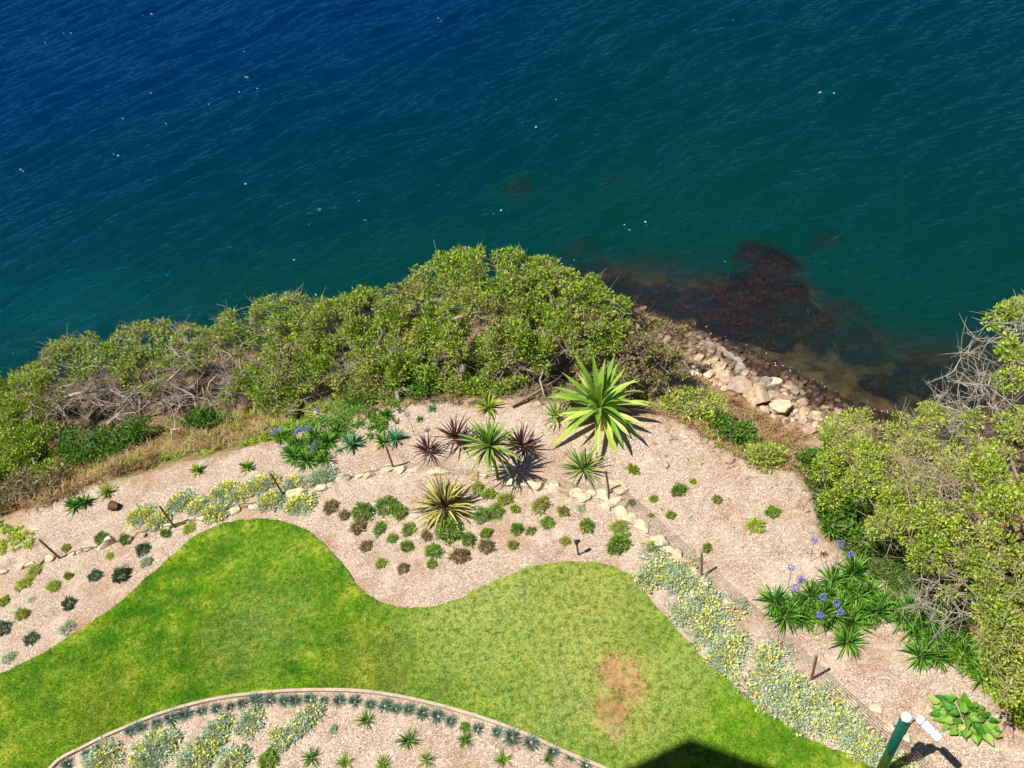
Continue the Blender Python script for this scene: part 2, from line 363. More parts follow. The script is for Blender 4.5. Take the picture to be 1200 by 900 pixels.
LAWN = np.vstack([TOP, poly([(1150, 1080), (900, 1180)]), ARC[::-1], poly([(300, 1330), (-300, 1200)])])
def sheet(name, L, z, mat, th=.04):
    mb = MB(); k = len(L); V = np.vstack([np.column_stack([L, np.full(k, z)]), np.column_stack([L, np.full(k, z - th)])])
    mb.add(V, [tuple(range(k))] + [(i, i + k, (i + 1) % k + k, (i + 1) % k) for i in range(k)]); o = mb.build(name, mat)
    import bmesh
    bm = bmesh.new(); bm.from_mesh(o.data); bmesh.ops.triangulate(bm, faces=[f for f in bm.faces if len(f.verts) > 4]); bmesh.ops.recalc_face_normals(bm, faces=bm.faces)
    bm.to_mesh(o.data); bm.free(); return o
lw = sheet('lawn', LAWN, .02, M_lawn, .05); tag(lw, kind='structure')
if lw.data.polygons[0].normal.z < 0: pass
SOIL = [(725, 788, .40), (742, 808, .26), (716, 833, .34), (722, 856, .15)]
SOILW = [(*P(a, b)[:2], r) for a, b, r in SOIL]
def blades_on(p, hgt, wid, z0, lean=.6):
    k = len(p); az = rng.uniform(0, 2 * PI, k); h = rng.uniform(.5, 1, k) * hgt; w_ = rng.uniform(.6, 1, k) * wid
    d = np.stack([np.cos(az), np.sin(az)], 1); s_ = np.stack([-d[:, 1], d[:, 0]], 1) * w_[:, None] * .5
    Q = np.zeros((k, 4, 3)); Q[:, 0, :2] = p - s_; Q[:, 1, :2] = p + s_
    tip = p + d * (h * lean)[:, None]; Q[:, 2, :2] = tip + s_ * .3; Q[:, 3, :2] = tip - s_ * .3
    Q[:, :2, 2] = np.asarray(z0).reshape(-1, 1) if np.ndim(z0) else z0; Q[:, 2:, 2] = (z0 + h)[:, None]; return Q
lo, hi = LAWN.min(0), LAWN.max(0); lo = np.maximum(lo, [-15, 5]); hi = np.minimum(hi, [9, 20])
pp = rng.uniform(lo, hi, (520000, 2)); pp = pp[inside(pp, LAWN)]
keep = np.ones(len(pp), bool)
for sx_, sy_, r in SOILW:
    dd = np.hypot(pp[:, 0] - sx_, pp[:, 1] - sy_) + .2 * wnoise(pp[:, 0], pp[:, 1], 7, 1); keep &= ~((dd < r) & (rng.random(len(pp)) < .93))
pp = pp[keep]; pp = pp + 0; mb = MB(); mb.quads(blades_on(pp, .036, .013, .018, .9)); o = mb.build('grass', M_blade); tag(o, 'short mown green grass blades covering the curved lawn', 'grass', kind='stuff')
# kerb along the bed
ks = ARC; T = np.gradient(ks, axis=0); T /= np.linalg.norm(T, axis=1)[:, None]; Nn = np.stack([-T[:, 1], T[:, 0]], 1); mb = MB(); k = len(ks)
ins = ks - Nn * .0
V = []
for off, z in ((.02, -.03), (.02, .045), (-.05, .045), (-.05, -.03)): V.append(np.column_stack([ks + Nn * off, np.full(k, z)]))
mb.add(np.vstack(V), [(a * k + i, a * k + i + 1, b * k + i + 1, b * k + i) for a, b in ((0, 1), (1, 2), (2, 3)) for i in range(k - 1)])
tag(mb.build('kerb', M_kerb), kind='structure')

# ------------------------------------------------------------------ leaves and stems
def leaves(centers, n, spread, L, W, up=.5, flat=1.0):
    """diamond leaves scattered round each centre: (N,4,3)"""
    c = np.repeat(np.asarray(centers), n, 0); k = len(c)
    off = rng.normal(0, 1, (k, 3)); off /= np.linalg.norm(off, axis=1)[:, None]; off *= (spread * rng.uniform(.25, 1, k) ** .6)[:, None]; off[:, 2] *= flat
    p = c + off; d = off / (np.linalg.norm(off, axis=1)[:, None] + 1e-6) + rng.normal(0, .7, (k, 3)) + [0, 0, up]; d /= np.linalg.norm(d, axis=1)[:, None]
    s_ = np.cross(d, rng.normal(0, 1, (k, 3))); s_ /= np.linalg.norm(s_, axis=1)[:, None] + 1e-6
    l = (L * rng.uniform(.6, 1.2, k))[:, None]; w_ = (W * rng.uniform(.6, 1.2, k))[:, None]
    return np.stack([p, p + d * l * .5 + s_ * w_ * .5, p + d * l, p + d * l * .5 - s_ * w_ * .5], 1)
def strap(mb, base, az, el, L, W, droop, seg=6, fold=.25, mi=0, tipw=0.05, wide=.4):
    """arching strap leaf with a keel"""
    p = np.array(base, float); e = el; pts = [p.copy()]; ds = L / seg
    for i in range(seg):
        p = p + ds * np.array([math.cos(az) * math.cos(e), math.sin(az) * math.cos(e), math.sin(e)]); pts.append(p.copy()); e -= droop / seg * (.4 + 1.2 * i / seg)
    pts = np.array(pts); s_ = np.array([-math.sin(az), math.cos(az), 0]); V = []
    for i, q in enumerate(pts):
        t = i / seg; wv = W * .5 * (min(1, .45 + t / wide * .55) if t < wide else max(tipw, 1 - ((t - wide) / (1 - wide)) ** 1.8))
        V += [q - s_ * wv + [0, 0, fold * wv], q, q + s_ * wv + [0, 0, fold * wv]]
    mb.add(V, [(3 * i + a, 3 * i + a + 1, 3 * i + a + 4, 3 * i + a + 3) for i in range(seg) for a in (0, 1)], mi)
def rosette(n, L, W, e0, e1, droop, base=(0, 0, 0), seg=6, fold=.25, jit=.22, mb=None, wide=.4, rr=.02):
    mb = mb or MB()
    for i in range(n):
        t = i / max(1, n - 1); az = i * 2.39996 + random.uniform(-jit, jit) * 2; el = math.radians(e0 + (e1 - e0) * t) + random.uniform(-jit, jit)
        b = np.array(base) + [math.cos(az) * rr, math.sin(az) * rr, 0]
        strap(mb, b, az, el, L * random.uniform(.66, 1.12), W * random.uniform(.8, 1.15), droop * random.uniform(.3, 1.9), seg, fold, wide=wide)
    return mb

M_oliv = leafmat('olive_leaves', [(.04, .12, .008), (.12, .26, .012), (.24, .38, .02), (.38, .49, .04), (.56, .6, .12)], .3, .45, (.36, .36, .1), .6)
M_green = leafmat('bright_green_leaves', [(.03, .10, .01), (.07, .19, .015), (.13, .28, .02), (.22, .36, .04)], .3, .5)
M_yelgr = leafmat('yellow_green_leaves', [(.07, .16, .008), (.2, .34, .015), (.36, .5, .03), (.54, .62, .08), (.64, .64, .16)], .32, .45, (.48, .47, .16), .6)
M_dryl = leafmat('dry_olive_leaves', [(.12, .09, .03), (.2, .2, .05), (.26, .27, .07), (.36, .3, .16), (.3, .2, .13)], .2, .7, (.25, .17, .11), 1.0)
M_agave = leafmat('wide_agave_leaf', [(.1, .25, .02), (.24, .40, .04), (.42, .52, .12)], .22, .5, None, 1, .3)
M_agout = leafmat('pale_outer_leaf', [(.3, .42, .05), (.42, .5, .09), (.58, .6, .2)], .2, .5)
M_yucca = leafmat('yucca_leaf', [(.08, .19, .02), (.2, .32, .04), (.36, .42, .09)], .2, .4)
M_cord = leafmat('dark_red_cordyline_leaf', [(.03, .012, .01), (.09, .035, .025), (.2, .1, .07)], .15, .45)
M_flax = leafmat('striped_flax_leaf', [(.05, .04, .015), (.2, .2, .04), (.5, .46, .1), (.6, .52, .2), (.12, .08, .03)], .2, .45)
M_aga = leafmat('agapanthus_leaf', [(.02, .09, .01), (.06, .19, .015), (.14, .32, .025), (.3, .48, .08)], .25, .4)
M_glau = leafmat('blue_green_rosette_leaf', [(.06, .19, .08), (.12, .28, .13), (.2, .36, .12)], .15, .5)
M_fesc = leafmat('blue_fescue_blade', [(.07, .15, .11), (.14, .24, .18), (.24, .33, .26)], .2, .6)
M_silv = leafmat('silver_grey_leaves', [(.24, .36, .2), (.38, .49, .31), (.5, .58, .42), (.64, .69, .55)], .2, .7)
M_yel = leafmat('yellow_flowers', [(.7, .66, .05), (.8, .74, .1), (.84, .82, .34)], .2, .7)
M_white = leafmat('white_flowers', [(.7, .75, .6), (.85, .85, .8)], .2, .7)
M_brsh = leafmat('bronze_shrub_leaves', [(.10, .11, .02), (.2, .18, .04), (.28, .28, .06), (.36, .2, .11), (.42, .34, .2)], .2, .6)
M_shgr = leafmat('shrub_green_leaves', [(.05, .15, .01), (.11, .27, .02), (.22, .38, .03), (.36, .5, .08)], .25, .5)
M_dkgr = leafmat('dark_blue_green_leaves', [(.015, .06, .025), (.05, .13, .05), (.1, .2, .09)], .2, .6)
M_purp = leafmat('violet_blue_florets', [(.16, .13, .5), (.25, .22, .66), (.38, .32, .76)], .25, .6)
M_stem = plain('green_stem', (.12, .22, .05), .6)
M_dryg = leafmat('dry_grass_blades', [(.14, .06, .03), (.3, .15, .07), (.42, .25, .12), (.56, .42, .22), (.24, .24, .05)], .2, .7, (.2, .08, .04), 1.1)
M_bigl = leafmat('broad_green_leaf', [(.03, .14, .01), (.09, .27, .02), (.2, .4, .04), (.4, .46, .1)], .25, .5)

# small shrubs, made once per kind and size and then copied
def dome(n, r, h, L, W, sq=1.0):
    u = rng.normal(0, 1, (n, 3)); u[:, 2] = np.abs(u[:, 2]); u /= np.linalg.norm(u, axis=1)[:, None]
    a_, b_, c_ = rng.uniform(0, 6, 3); lum = 1 + .28 * np.sin(u[:, 0] * 5 + a_) * np.cos(u[:, 1] * 5 + b_) + .15 * np.sin(u[:, 0] * 11 + u[:, 1] * 9 + c_)
    c = u * (rng.uniform(.35, 1, n) ** .5 * lum)[:, None] * [r, r * sq, h]; c[:, 2] = np.maximum(c[:, 2], .01)
    d = u + rng.normal(0, .45, (n, 3)); d /= np.linalg.norm(d, axis=1)[:, None]; s_ = np.cross(d, rng.normal(0, 1, (n, 3))); s_ /= np.linalg.norm(s_, axis=1)[:, None]
    l = (L * rng.uniform(.6, 1.2, n))[:, None]; w_ = (W * rng.uniform(.6, 1.2, n))[:, None]
    return np.stack([c, c + d * l * .5 + s_ * w_ * .5, c + d * l, c + d * l * .5 - s_ * w_ * .5], 1)
def stems(mb, n, r, h, rad=.006, mi=0):
    for i in range(n):
        a = random.uniform(0, 2 * PI); q = random.uniform(.3, .9); e = np.array([math.cos(a) * r * q, math.sin(a) * r * q, h * random.uniform(.5, .95)])
        mb.tube([(0, 0, -.03), e * [.35, .35, .5], e], [rad, rad * .7, rad * .4], 4, mi)
def mk_shrub(kind):
    if kind == 'white': p = [('foliage', dome(1500, .36, .30, .08, .03), M_shgr), ('flowers', dome(120, .39, .34, .034, .034), M_white)]
    elif kind == 'bronze': p = [('foliage', dome(1000, .24, .22, .065, .026), M_brsh)]
    elif kind == 'dark': p = [('foliage', dome(1100, .25, .24, .06, .028), M_dkgr), ('flowers', dome(104, .28, .27, .022, .022), M_white)]
    elif kind == 'pale': p = [('foliage', dome(520, .2, .16, .07, .026), M_silv)]
    elif kind == 'bright': p = [('foliage', dome(760, .21, .2, .1, .022), M_yelgr)]
    elif kind == 'green': p = [('foliage', dome(760, .22, .2, .11, .024), M_shgr)]
    elif kind == 'olive': p = [('foliage', dome(620, .17, .17, .07, .028), M_oliv)]
    root = empty('shrub', (0, 0, -50))
    mb = MB(); stems(mb, 7, .2, .18); mb.build('stems', M_twig, root)
    for nm, q, m in p:
        mb = MB(); mb.quads(q); fo = mb.build(nm, m, root)
        if nm == 'flowers': fo['kind'] = 'stuff'
    return root
BASE = {'white': .36, 'bronze': .24, 'dark': .26, 'pale': .2, 'bright': .22, 'green': .24, 'olive': .18}
DESC = {'white': 'white-flowered green shrub', 'bronze': 'bronze rounded shrub', 'dark': 'dark white-flecked dome shrub',
        'pale': 'pale silvery plant', 'bright': 'lime green tuft', 'green': 'mid green tuft', 'olive': 'small olive shrub'}
SHR = {
 ('on the mulch left of the lawn', 'plants in the left mulch bed'): [
  (112, 672, 10, 'dark'), (143, 672, 10, 'dark'), (168, 642, 9.5, 'dark'), (81, 705, 10, 'dark'), (37, 746, 10, 'dark'), (3, 734, 11, 'dark'),
  (41, 667, 7, 'bright'), (28, 682, 9, 'bright'), (64, 685, 8, 'bright'), (81, 674, 5.5, 'olive'), (28, 718, 8, 'bright'), (148, 631, 8, 'green'), (129, 650, 5.5, 'bright'),
  (194, 624, 7, 'green'), (222, 617, 7.5, 'bright'), (120, 630, 8, 'green'), (78, 641, 5, 'olive'), (172, 657, 6.5, 'pale'), (79, 733, 9, 'pale'), (11, 768, 9, 'pale'), (37, 701, 5, 'pale'), (5, 703, 7, 'olive')],
 ('in the mulch bay above the lawn', 'plants in the middle mulch bay'): [
  (388, 592, 9, 'bronze'), (404, 602, 9, 'bronze'), (420, 616, 9, 'bronze'), (429, 638, 9, 'bronze'), (540, 649, 11, 'bronze'), (570, 638, 10, 'bronze'), (500, 627, 7, 'bronze'),
  (473, 664, 8, 'bronze'), (447, 658, 8, 'olive'), (506, 659, 7.5, 'olive'), (425, 597, 15, 'white'), (453, 590, 14, 'white'), (479, 618, 10, 'white'), (527, 619, 15, 'white'), (566, 601, 11, 'white'), (580, 598, 10, 'white'),
  (469, 598, 10, 'green'), (445, 617, 9, 'green'), (460, 629, 7, 'green'), (477, 638, 10, 'green'), (509, 643, 10, 'green'), (549, 630, 10, 'green'), (570, 623, 8, 'green'), (560, 570, 9, 'bright'),
  (573, 577, 8, 'olive'), (592, 584, 9, 'bright'), (604, 595, 6.5, 'olive'), (634, 590, 10, 'bright'), (660, 598, 7.5, 'olive'), (642, 610, 9, 'green'), (606, 619, 7, 'green'), (622, 621, 6, 'olive'),
  (688, 615, 9, 'olive'), (662, 633, 6, 'bright'), (601, 637, 7, 'olive'), (681, 594, 6, 'pale'), (725, 615, 10, 'bright'), (725, 635, 15, 'green'), (764, 639, 8, 'bright')],
 ('on bare mulch beyond the wire fence', 'plants on the mulch beyond the fence'): [
  (742, 549, 8, 'olive'), (795, 573, 9, 'green'), (766, 583, 5.5, 'olive'), (786, 602, 6.5, 'olive'), (840, 584, 6.5, 'olive'), (885, 613, 10, 'bright'), (905, 598, 9.5, 'green'), (828, 641, 7, 'olive'), (812, 563, 4.5, 'olive'), (740, 588, 4.5, 'green'), (763, 603, 4, 'olive')],
 ('inside the kerbed round bed', 'plants in the round bed'): [(391, 853, 6, 'pale'), (315, 888, 13, 'green'), (545, 850, 6, 'green')]}
protos = {}
for (area, grp), L in SHR.items():
    cnt = {}; tot = {}
    for q in L: tot[q[3]] = tot.get(q[3], 0) + 1
    for (x, y, r, kd) in sorted(L):
        cnt[kd] = cnt.get(kd, 0) + 1
        if kd not in protos: protos[kd] = [mk_shrub(kd) for _ in range(4)]; used = {}
        pr = random.choice(protos[kd]); first = not pr.get('used'); o = pr if first else copy_tree(pr); pr['used'] = 1
        p = G(x, y + r * .35); s_ = random.uniform(.84, 1.0) * r / pxm(p) / BASE[kd]; o.location = p; o.rotation_euler = (0, 0, random.uniform(0, 6)); o.scale = (s_ * random.uniform(.85, 1.15), s_ * random.uniform(.75, 1.15), s_ * random.uniform(.6, 1.25)); o.rotation_euler[0] = random.uniform(-.15, .15)
        tag(o, DESC[kd] + ' ' + area + (', %s such from the left' % nth(cnt[kd]) if tot[kd] > 1 else ''), 'plant', grp)
for L in protos.values():
    for pr in L:
        if not pr.get('used'):
            for ch in list(pr.children): bpy.data.objects.remove(ch)
            bpy.data.objects.remove(pr)
for o in bpy.data.objects:
    if 'used' in o: del o['used']

# fescue row inside the kerb
FES = [(80, 894, 8), (102, 882, 6), (118, 874, 6), (153, 856, 7), (165, 851, 8), (184, 846, 7), (200, 840, 9), (217, 836, 9), (236, 832, 7), (254, 829, 7), (270, 827, 6), (284, 823, 7), (299, 820, 9), (316, 819, 8), (333, 820, 8), (346, 819, 8),
       (363, 818, 8), (380, 819, 5), (398, 820, 8), (416, 821, 8), (434, 824, 7), (451, 826, 9), (464, 829, 7), (479, 830, 8), (496, 834, 8), (513, 838, 9), (528, 844, 7), (560, 853, 7), (582, 857, 7), (600, 863, 11), (622, 869, 10), (648, 879, 8), (669, 886, 6), (687, 895, 8)]
def mk_fescue():
    mb = MB()
    for i in range(130):
        a = random.uniform(0, 2 * PI); strap(mb, (math.cos(a) * .03, math.sin(a) * .03, 0), a, random.uniform(.35, 1.5), random.uniform(.14, .24), .012, random.uniform(.3, .9), 3, .1)
    return mb.build('fescue_tuft', M_fesc)
fp = [mk_fescue() for _ in range(3)]
for i, (x, y, r) in enumerate(FES):
    o = fp[i] if i < 3 else fp[i % 3].copy()
    if i >= 3: C.objects.link(o)
    p = G(x, y + 2); s_ = 1.0 * r / pxm(p) / .16; o.location = p; o.scale = (s_, s_, s_ * .9); o.rotation_euler = (0, 0, i * 1.3)
    tag(o, 'blue-grey fescue tuft along the curved kerb, %s from the left' % nth(i + 1), 'grass tuft', 'fescue tufts along the kerb')

# daylily tufts
DAY = [(430, 842, 13), (478, 866, 15), (545, 865, 12), (405, 892, 12), (448, 894, 12), (500, 888, 12), (590, 889, 12), (365, 886, 14), (643, 888, 9)]
dl = [rosette(34, .46, .032, 75, 25, 1.0, seg=5) for _ in range(2)]
dm = [q.build('strap_leaf_tuft', M_green if i == 0 else M_oliv) for i, q in enumerate(dl)]
for i, (x, y, r) in enumerate(sorted(DAY)):
    o = dm[i] if i < 2 else dm[i % 2].copy()
    if i >= 2: C.objects.link(o)
    p = G(x, y + 3); s_ = r / pxm(p) / .36; o.location = p; o.scale = (s_,) * 3; o.rotation_euler = (0, 0, i * 2.1)
    tag(o, 'spiky green strap-leaf tuft in the round bed, %s from the left' % nth(i + 1), 'plant', 'strap-leaf tufts in the round bed')

# silver and yellow cushions
def drift(blobs, nl, nf, hgt=.10):
    """blobs: (px,py,rx px) -> leaf and flower quads lying over irregular domes, world coordinates"""
    QL, QF = [], []
    for (x, y, r) in blobs:
        p = G(x, y); rw = r / pxm(p); sc = rw / .5
        k = int(nl * sc * sc); q = dome(k, rw, hgt, .085, .034) + p; q = q.reshape(-1, 4, 3); QL.append(q)
        kf = int(nf * sc * sc); f = dome(kf, rw * 1.0, hgt + .07, .062, .062)
        cc = f[:, 0]; msk = wnoise(cc[:, 0] + p[0], cc[:, 1] + p[1], 5.5, x) + .3 * rng.normal(0, 1, len(cc)) > -.12
        QF.append(f[msk] + p)
    return QL, QF
CUSH = [(166, 604, 14, 'leftmost cushion, below the first stake gap'), (186, 610, 12, ''), (211, 589, 13, ''), (234, 594, 12, ''), (254, 600, 15, ''), (262, 577, 13, ''), (280, 580, 13, ''), (297, 571, 12, ''),
        (314, 566, 11, ''), (318, 587, 13, ''), (352, 591, 15, ''), (344, 568, 11, ''), (377, 559, 14, '')]
for i, (x, y, r, _) in enumerate(sorted(CUSH)):
    e = empty('flower_cushion', G(x, y)); QL, QF = drift([(x, y, r * 1.1), (x + r * .6, y - 3, r * .75), (x - r * .6, y + 3, r * .6)], 1900, 800 if i < 12 else 160)
    for nm, Q, m in (('foliage', QL, M_silv), ('flowers', QF, M_yel)):
        mb = MB(); mb.quads(np.vstack(Q) - np.array(e.location)); mb.build(nm, m, e)['kind'] = 'stuff'
    tag(e, 'yellow-flowered silver cushion by the stone edging, %s from the left' % nth(i + 1), 'plant', 'yellow flowering cushions by the edging')
BCUSH = [((125, 886, 20), (112, 892, 14)), ((182, 879, 24), (170, 892, 20), (200, 868, 14)), ((238, 880, 24), (225, 893, 20), (256, 862, 14)), ((262, 847, 13), (250, 856, 9)), ((292, 848, 16), (298, 838, 10)),
         ((272, 893, 18), (285, 886, 10)), ((368, 835, 13), (356, 848, 14), (342, 860, 13), (328, 872, 12), (322, 862, 8))]
BN = ['low silvery patch with few flowers at the far left of the round bed', 'wide yellow flowered silver patch, second from left in the round bed', 'broad silver and yellow patch in the middle of the round bed flowers',
      'small grey-green patch between kerb and the broad yellow patch', 'round bright yellow flowered cushion close to the kerb', 'silver patch cut by the bottom of the view', 'long diagonal silver patch running down from the kerb']
for bl, lb in zip(BCUSH, BN):
    e = empty('flower_cushion', G(bl[0][0], bl[0][1])); QL, QF = drift(bl, 2000, 420)
    for nm, Q, m in (('foliage', QL, M_silv), ('flowers', QF, M_yel)):
        mb = MB(); mb.quads(np.vstack(Q) - np.array(e.location)); mb.build(nm, m, e)['kind'] = 'stuff'
    tag(e, lb, 'plant', 'flower patches in the round bed')
# the long drift beside the lawn
axl = [(762, 664, 22), (790, 680, 30), (812, 705, 34), (836, 728, 36), (862, 755, 37), (890, 782, 36), (918, 806, 34), (948, 828, 30), (978, 850, 24), (1004, 868, 18), (1024, 884, 12), (1060, 905, 10)]
bl = []
for (x, y, r) in axl:
    for k in range(7):
        u = random.uniform(-.75, .75); v = random.uniform(-12, 12); bl.append((x + u * r * .8 + v * .7, y - u * r * .74 + v * .7 + 2, random.uniform(12, 21) * (.6 + r / 80)))
QL, QF = drift(bl, 900, 230, .15); mb = MB(); mb.quads(np.vstack(QL), 0); mb.quads(np.vstack(QF), 1)
tag(mb.build('ground_cover', [M_silv, M_yel]), 'long drift of silver leaves and yellow flowers between lawn and fence', 'ground cover', kind='stuff')

# ------------------------------------------------------------------ stones
def rock(sx, sy, sz, seed, sub=3, flat=.0, ang=0.35):
    import bmesh
    bm = bmesh.new(); bmesh.ops.create_icosphere(bm, subdivisions=sub, radius=1)
    rr = random.Random(seed); pl = [(Vector((rr.gauss(0, 1), rr.gauss(0, 1), rr.gauss(0, .8))).normalized(), rr.uniform(.48, .8)) for _ in range(11)] + [(Vector((rr.gauss(0, .1), rr.gauss(0, .1), 1)).normalized(), rr.uniform(.6, .8))]
    for v in bm.verts:
        c = v.co.copy()
        for nrm, d in pl:
            e = c.dot(nrm) - d
            if e > 0: c -= nrm * e * .97
        c += c.normalized() * mnoise.noise(c * 2.3 + Vector((seed, 0, 0))) * .10; v.co = Vector((c.x * sx, c.y * sy, c.z * sz))
    V = np.array([v.co[:] for v in bm.verts]); Fc = [tuple(v.index for v in f.verts) for f in bm.faces]; bm.free(); return V, Fc
def stone_mat(name, a, b, c):
    m, n, out = newmat(name); g = pos(n); oi = n.nodes.new('ShaderNodeObjectInfo')
    col = ramp(n, noise(n, 6, 6, .65, g), [(.3, a), (.5, b), (.72, c)])
    col = mix(n, mth(n, 'MULTIPLY', oi.outputs['Random'], .35), col, (.42, .36, .3))
    bsdf(n, out, col, .85, bump(n, noise(n, 28, 5, .65, g), .5, .02), .2); return m
M_sand = stone_mat('pale_sandstone', (.34, .25, .14), (.58, .48, .31), (.74, .66, .48))
M_tan = stone_mat('tan_boulder', (.2, .12, .06), (.4, .28, .16), (.58, .46, .3))
M_pink = stone_mat('pinkish_boulder', (.2, .12, .08), (.36, .24, .17), (.5, .37, .28))
M_greyst = stone_mat('grey_slab', (.12, .10, .085), (.24, .21, .18), (.4, .35, .3))
M_reds = stone_mat('red_brown_ledge', (.16, .07, .035), (.28, .15, .09), (.42, .28, .18))
EDG = [(5, 671, 5), (25, 664, 6), (37, 662, 5), (48, 659, 6), (60, 655, 6), (86, 649, 5), (94, 646, 5), (102, 643, 5), (126, 637, 9), (152, 632, 5), (166, 626, 7), (176, 625, 4), (196, 619, 5), (209, 614, 6), (222, 611, 4), (235, 608, 6),
       (276, 598, 6), (287, 593, 6), (298, 595, 5), (350, 578, 10), (376, 572, 6), (385, 569, 4), (402, 562, 9), (421, 558, 5), (432, 557, 6), (454, 551, 6), (468, 551, 7), (479, 553, 4), (488, 551, 6), (508, 553, 7), (520, 554, 5), (556, 558, 7), (567, 559, 5),
       (594, 566, 7), (606, 568, 7), (618, 569, 7), (630, 571, 7), (649, 572, 8), (663, 577, 7), (675, 578, 7), (684, 585, 7), (693, 579, 6), (706, 582, 8), (709, 594, 6), (719, 589, 9), (730, 594, 6), (729, 601, 8), (741, 610, 10), (752, 618, 8),
       (771, 635, 9), (785, 645, 7), (794, 653, 8), (803, 661, 8), (812, 669, 8), (824, 682, 6), (853, 705, 6), (985, 815, 6), (997, 825, 7), (1012, 838, 6)]
for i, (x, y, r) in enumerate(EDG):
    p = G(x, y); r_ = 1.4 * r / pxm(p); V, Fc = rock(r_ * 1.1, r_ * random.uniform(.62, .85), r_ * .62, i + 1, 3)
    mb = MB(); mb.add(V, Fc); o = mb.build('edging_stone', M_sand if i % 7 != 3 else M_greyst if i == 34 else M_tan)
    nx_ = EDG[min(i + 1, len(EDG) - 1)]; pv = EDG[max(i - 1, 0)]; dq = G(nx_[0], nx_[1]) - G(pv[0], pv[1])
    o.location = p + [0, 0, r_ * .12]; o.rotation_euler = (random.uniform(-.1, .1), random.uniform(-.1, .1), math.atan2(dq[1], dq[0]) + random.uniform(-.3, .3))
    tag(o, 'pale sandstone block in the low garden edging, %s stone from the left' % nth(i + 1), 'stone', 'stones of the garden edging')
BLD = [(833, 406, 10, 'g', 'pale grey flat slab, uppermost of the four leaning slabs'), (845, 411, 11, 'g', 'second of the four leaning grey slabs'), (854, 418, 11, 'g', 'third of the four leaning grey slabs'), (864, 424, 11, 'g', 'dark edged lowest of the four leaning slabs'),
       (819, 421, 9, 't', 'small tan rock left of the leaning slabs'), (836, 424, 8, 't', 'yellowish stone just under the leaning slabs'), (842, 433, 13, 't', 'cream boulder above the big pinkish boulder'), (852, 445, 12, 't', 'tan wedge boulder with dark crevice below'),
       (866, 434, 10, 'g', 'grey angular block below the leaning slabs'), (873, 439, 6, 'p', 'little pinkish stone beside the grey angular block'), (868, 456, 18, 'p', 'large pinkish boulder in the shore row'), (888, 467, 20, 't', 'largest rounded tan boulder in the shore row'),
       (902, 469, 12, 't', 'tan boulder leaning on the largest round boulder'), (913, 479, 15, 's', 'palest smooth boulder at the end of the shore row'), (895, 483, 8, 't', 'small tan stone under the palest boulder'), (897, 449, 10, 'g', 'greyish stone above the largest boulder'),
       (907, 451, 10, 's', 'yellow cream block above the palest boulder'), (919, 468, 11, 'r', 'brown rock with dark end near the palest boulder'), (946, 506, 12, 'p', 'brown boulder at the foot of the row near the tree'),
       (974, 519, 8, 's', 'white stone under the edge of the lime green bush'), (983, 527, 9, 's', 'second white stone under the lime green bush'), (951, 524, 15, 'r', 'flat red brown ledge on the bank'), (930, 503, 11, 'r', 'narrow red brown ledge above the straw bank'),
       (908, 528, 5, 'g', 'tiny dark stone on the straw bank'), (940, 493, 8, 'p', 'brown stone right of the ledge'), (1043, 853, 8, 's', 'white rock behind the green pole'), (1063, 864, 8, 's', 'white rock right of the green pole'), (1068, 899, 10, 's', 'white rock in the pole shadow at the bottom'),
       (1027, 832, 8, 's', 'cream stone lying on the mulch above the pole'), (725, 574, 15, 's', 'large white slab beside the middle fence stake'), (780, 545, 6, 'p', 'weathered lump on the mulch near the bank'), (856, 540, 9, 'p', 'grey brown rock at the mulch edge'), (372, 486, 7, 's', 'white stone among branches left of the bushes'), (346, 492, 6, 's', 'pale stone beneath the fallen log'),
       (1035, 545, 9, 's', 'pale rock seen through the lime green crown'), (1070, 572, 12, 't', 'tan rock seen through the right crown'), (965, 508, 7, 'p', 'brown stone between ledge and bush')]
MM = {'g': M_greyst, 't': M_tan, 's': M_sand, 'p': M_pink, 'r': M_reds}
for i, (x, y, r, m, lb) in enumerate(BLD):
    p = G(x, y); r_ = .95 * r / pxm(p); slab = i < 4; fl = m == 'r' or i == 29
    V, Fc = rock(r_ * (.55 if slab else 1.15), r_ * (1.05 if slab else .9), r_ * (.5 if slab else .25 if fl else .7), 100 + i, 4); mb = MB(); mb.add(V, Fc)
    o = mb.build('boulder', MM[m]); o.location = p + [0, 0, r_ * .2]; o.rotation_euler = (0, .25 if slab else random.uniform(-.15, .15), .5 if slab else random.uniform(0, 3) if not fl else -.7)
    tag(o, lb, 'rock', 'rocks on the bank and bed')
# rubble of the shore: nobody could count it
def band(n, a, b, up):
    """points along the shoreline between two shore pixels, `up` metres inland (can be negative)"""
    A, B = [(P(*a, -3)[:2]), (P(*b, -3)[:2])]; out = []
    while len(out) < n:
        t = random.random(); q = A + (B - A) * t + np.array([random.uniform(-2, 2), random.uniform(-2, 2)])
        d = pline_dist(q[None], SHORE)[0] * (1 if inside(q[None], LANDP)[0] else -1)
        if up[0] < d < up[1]: out.append(q)
    return out
M_rub, n, out = newmat('shore_rubble'); g = n.nodes.new('ShaderNodeNewGeometry'); s3 = n.nodes.new('ShaderNodeSeparateXYZ'); n.links.new(g.outputs['Position'], s3.inputs[0])
rc_ = ramp(n, g.outputs['Random Per Island'], [(0, (.16, .09, .05)), (.35, (.33, .22, .13)), (.7, (.46, .34, .22)), (1, (.58, .46, .33))])
rc_ = mix(n, maprange(n, mth(n, 'ADD', s3.outputs[2], mth(n, 'MULTIPLY', noise(n, 3, 3, .5, g.outputs['Position']), .4)), -2.66, -2.38, 1, 0), rc_, (.04, .02, .011))
bsdf(n, out, rc_, .7, bump(n, noise(n, 40, 3, .6, g.outputs['Position']), .4, .01), .3)
mb = MB(); base = [rock(1, .8, .6, 300 + i, 1) for i in range(8)]
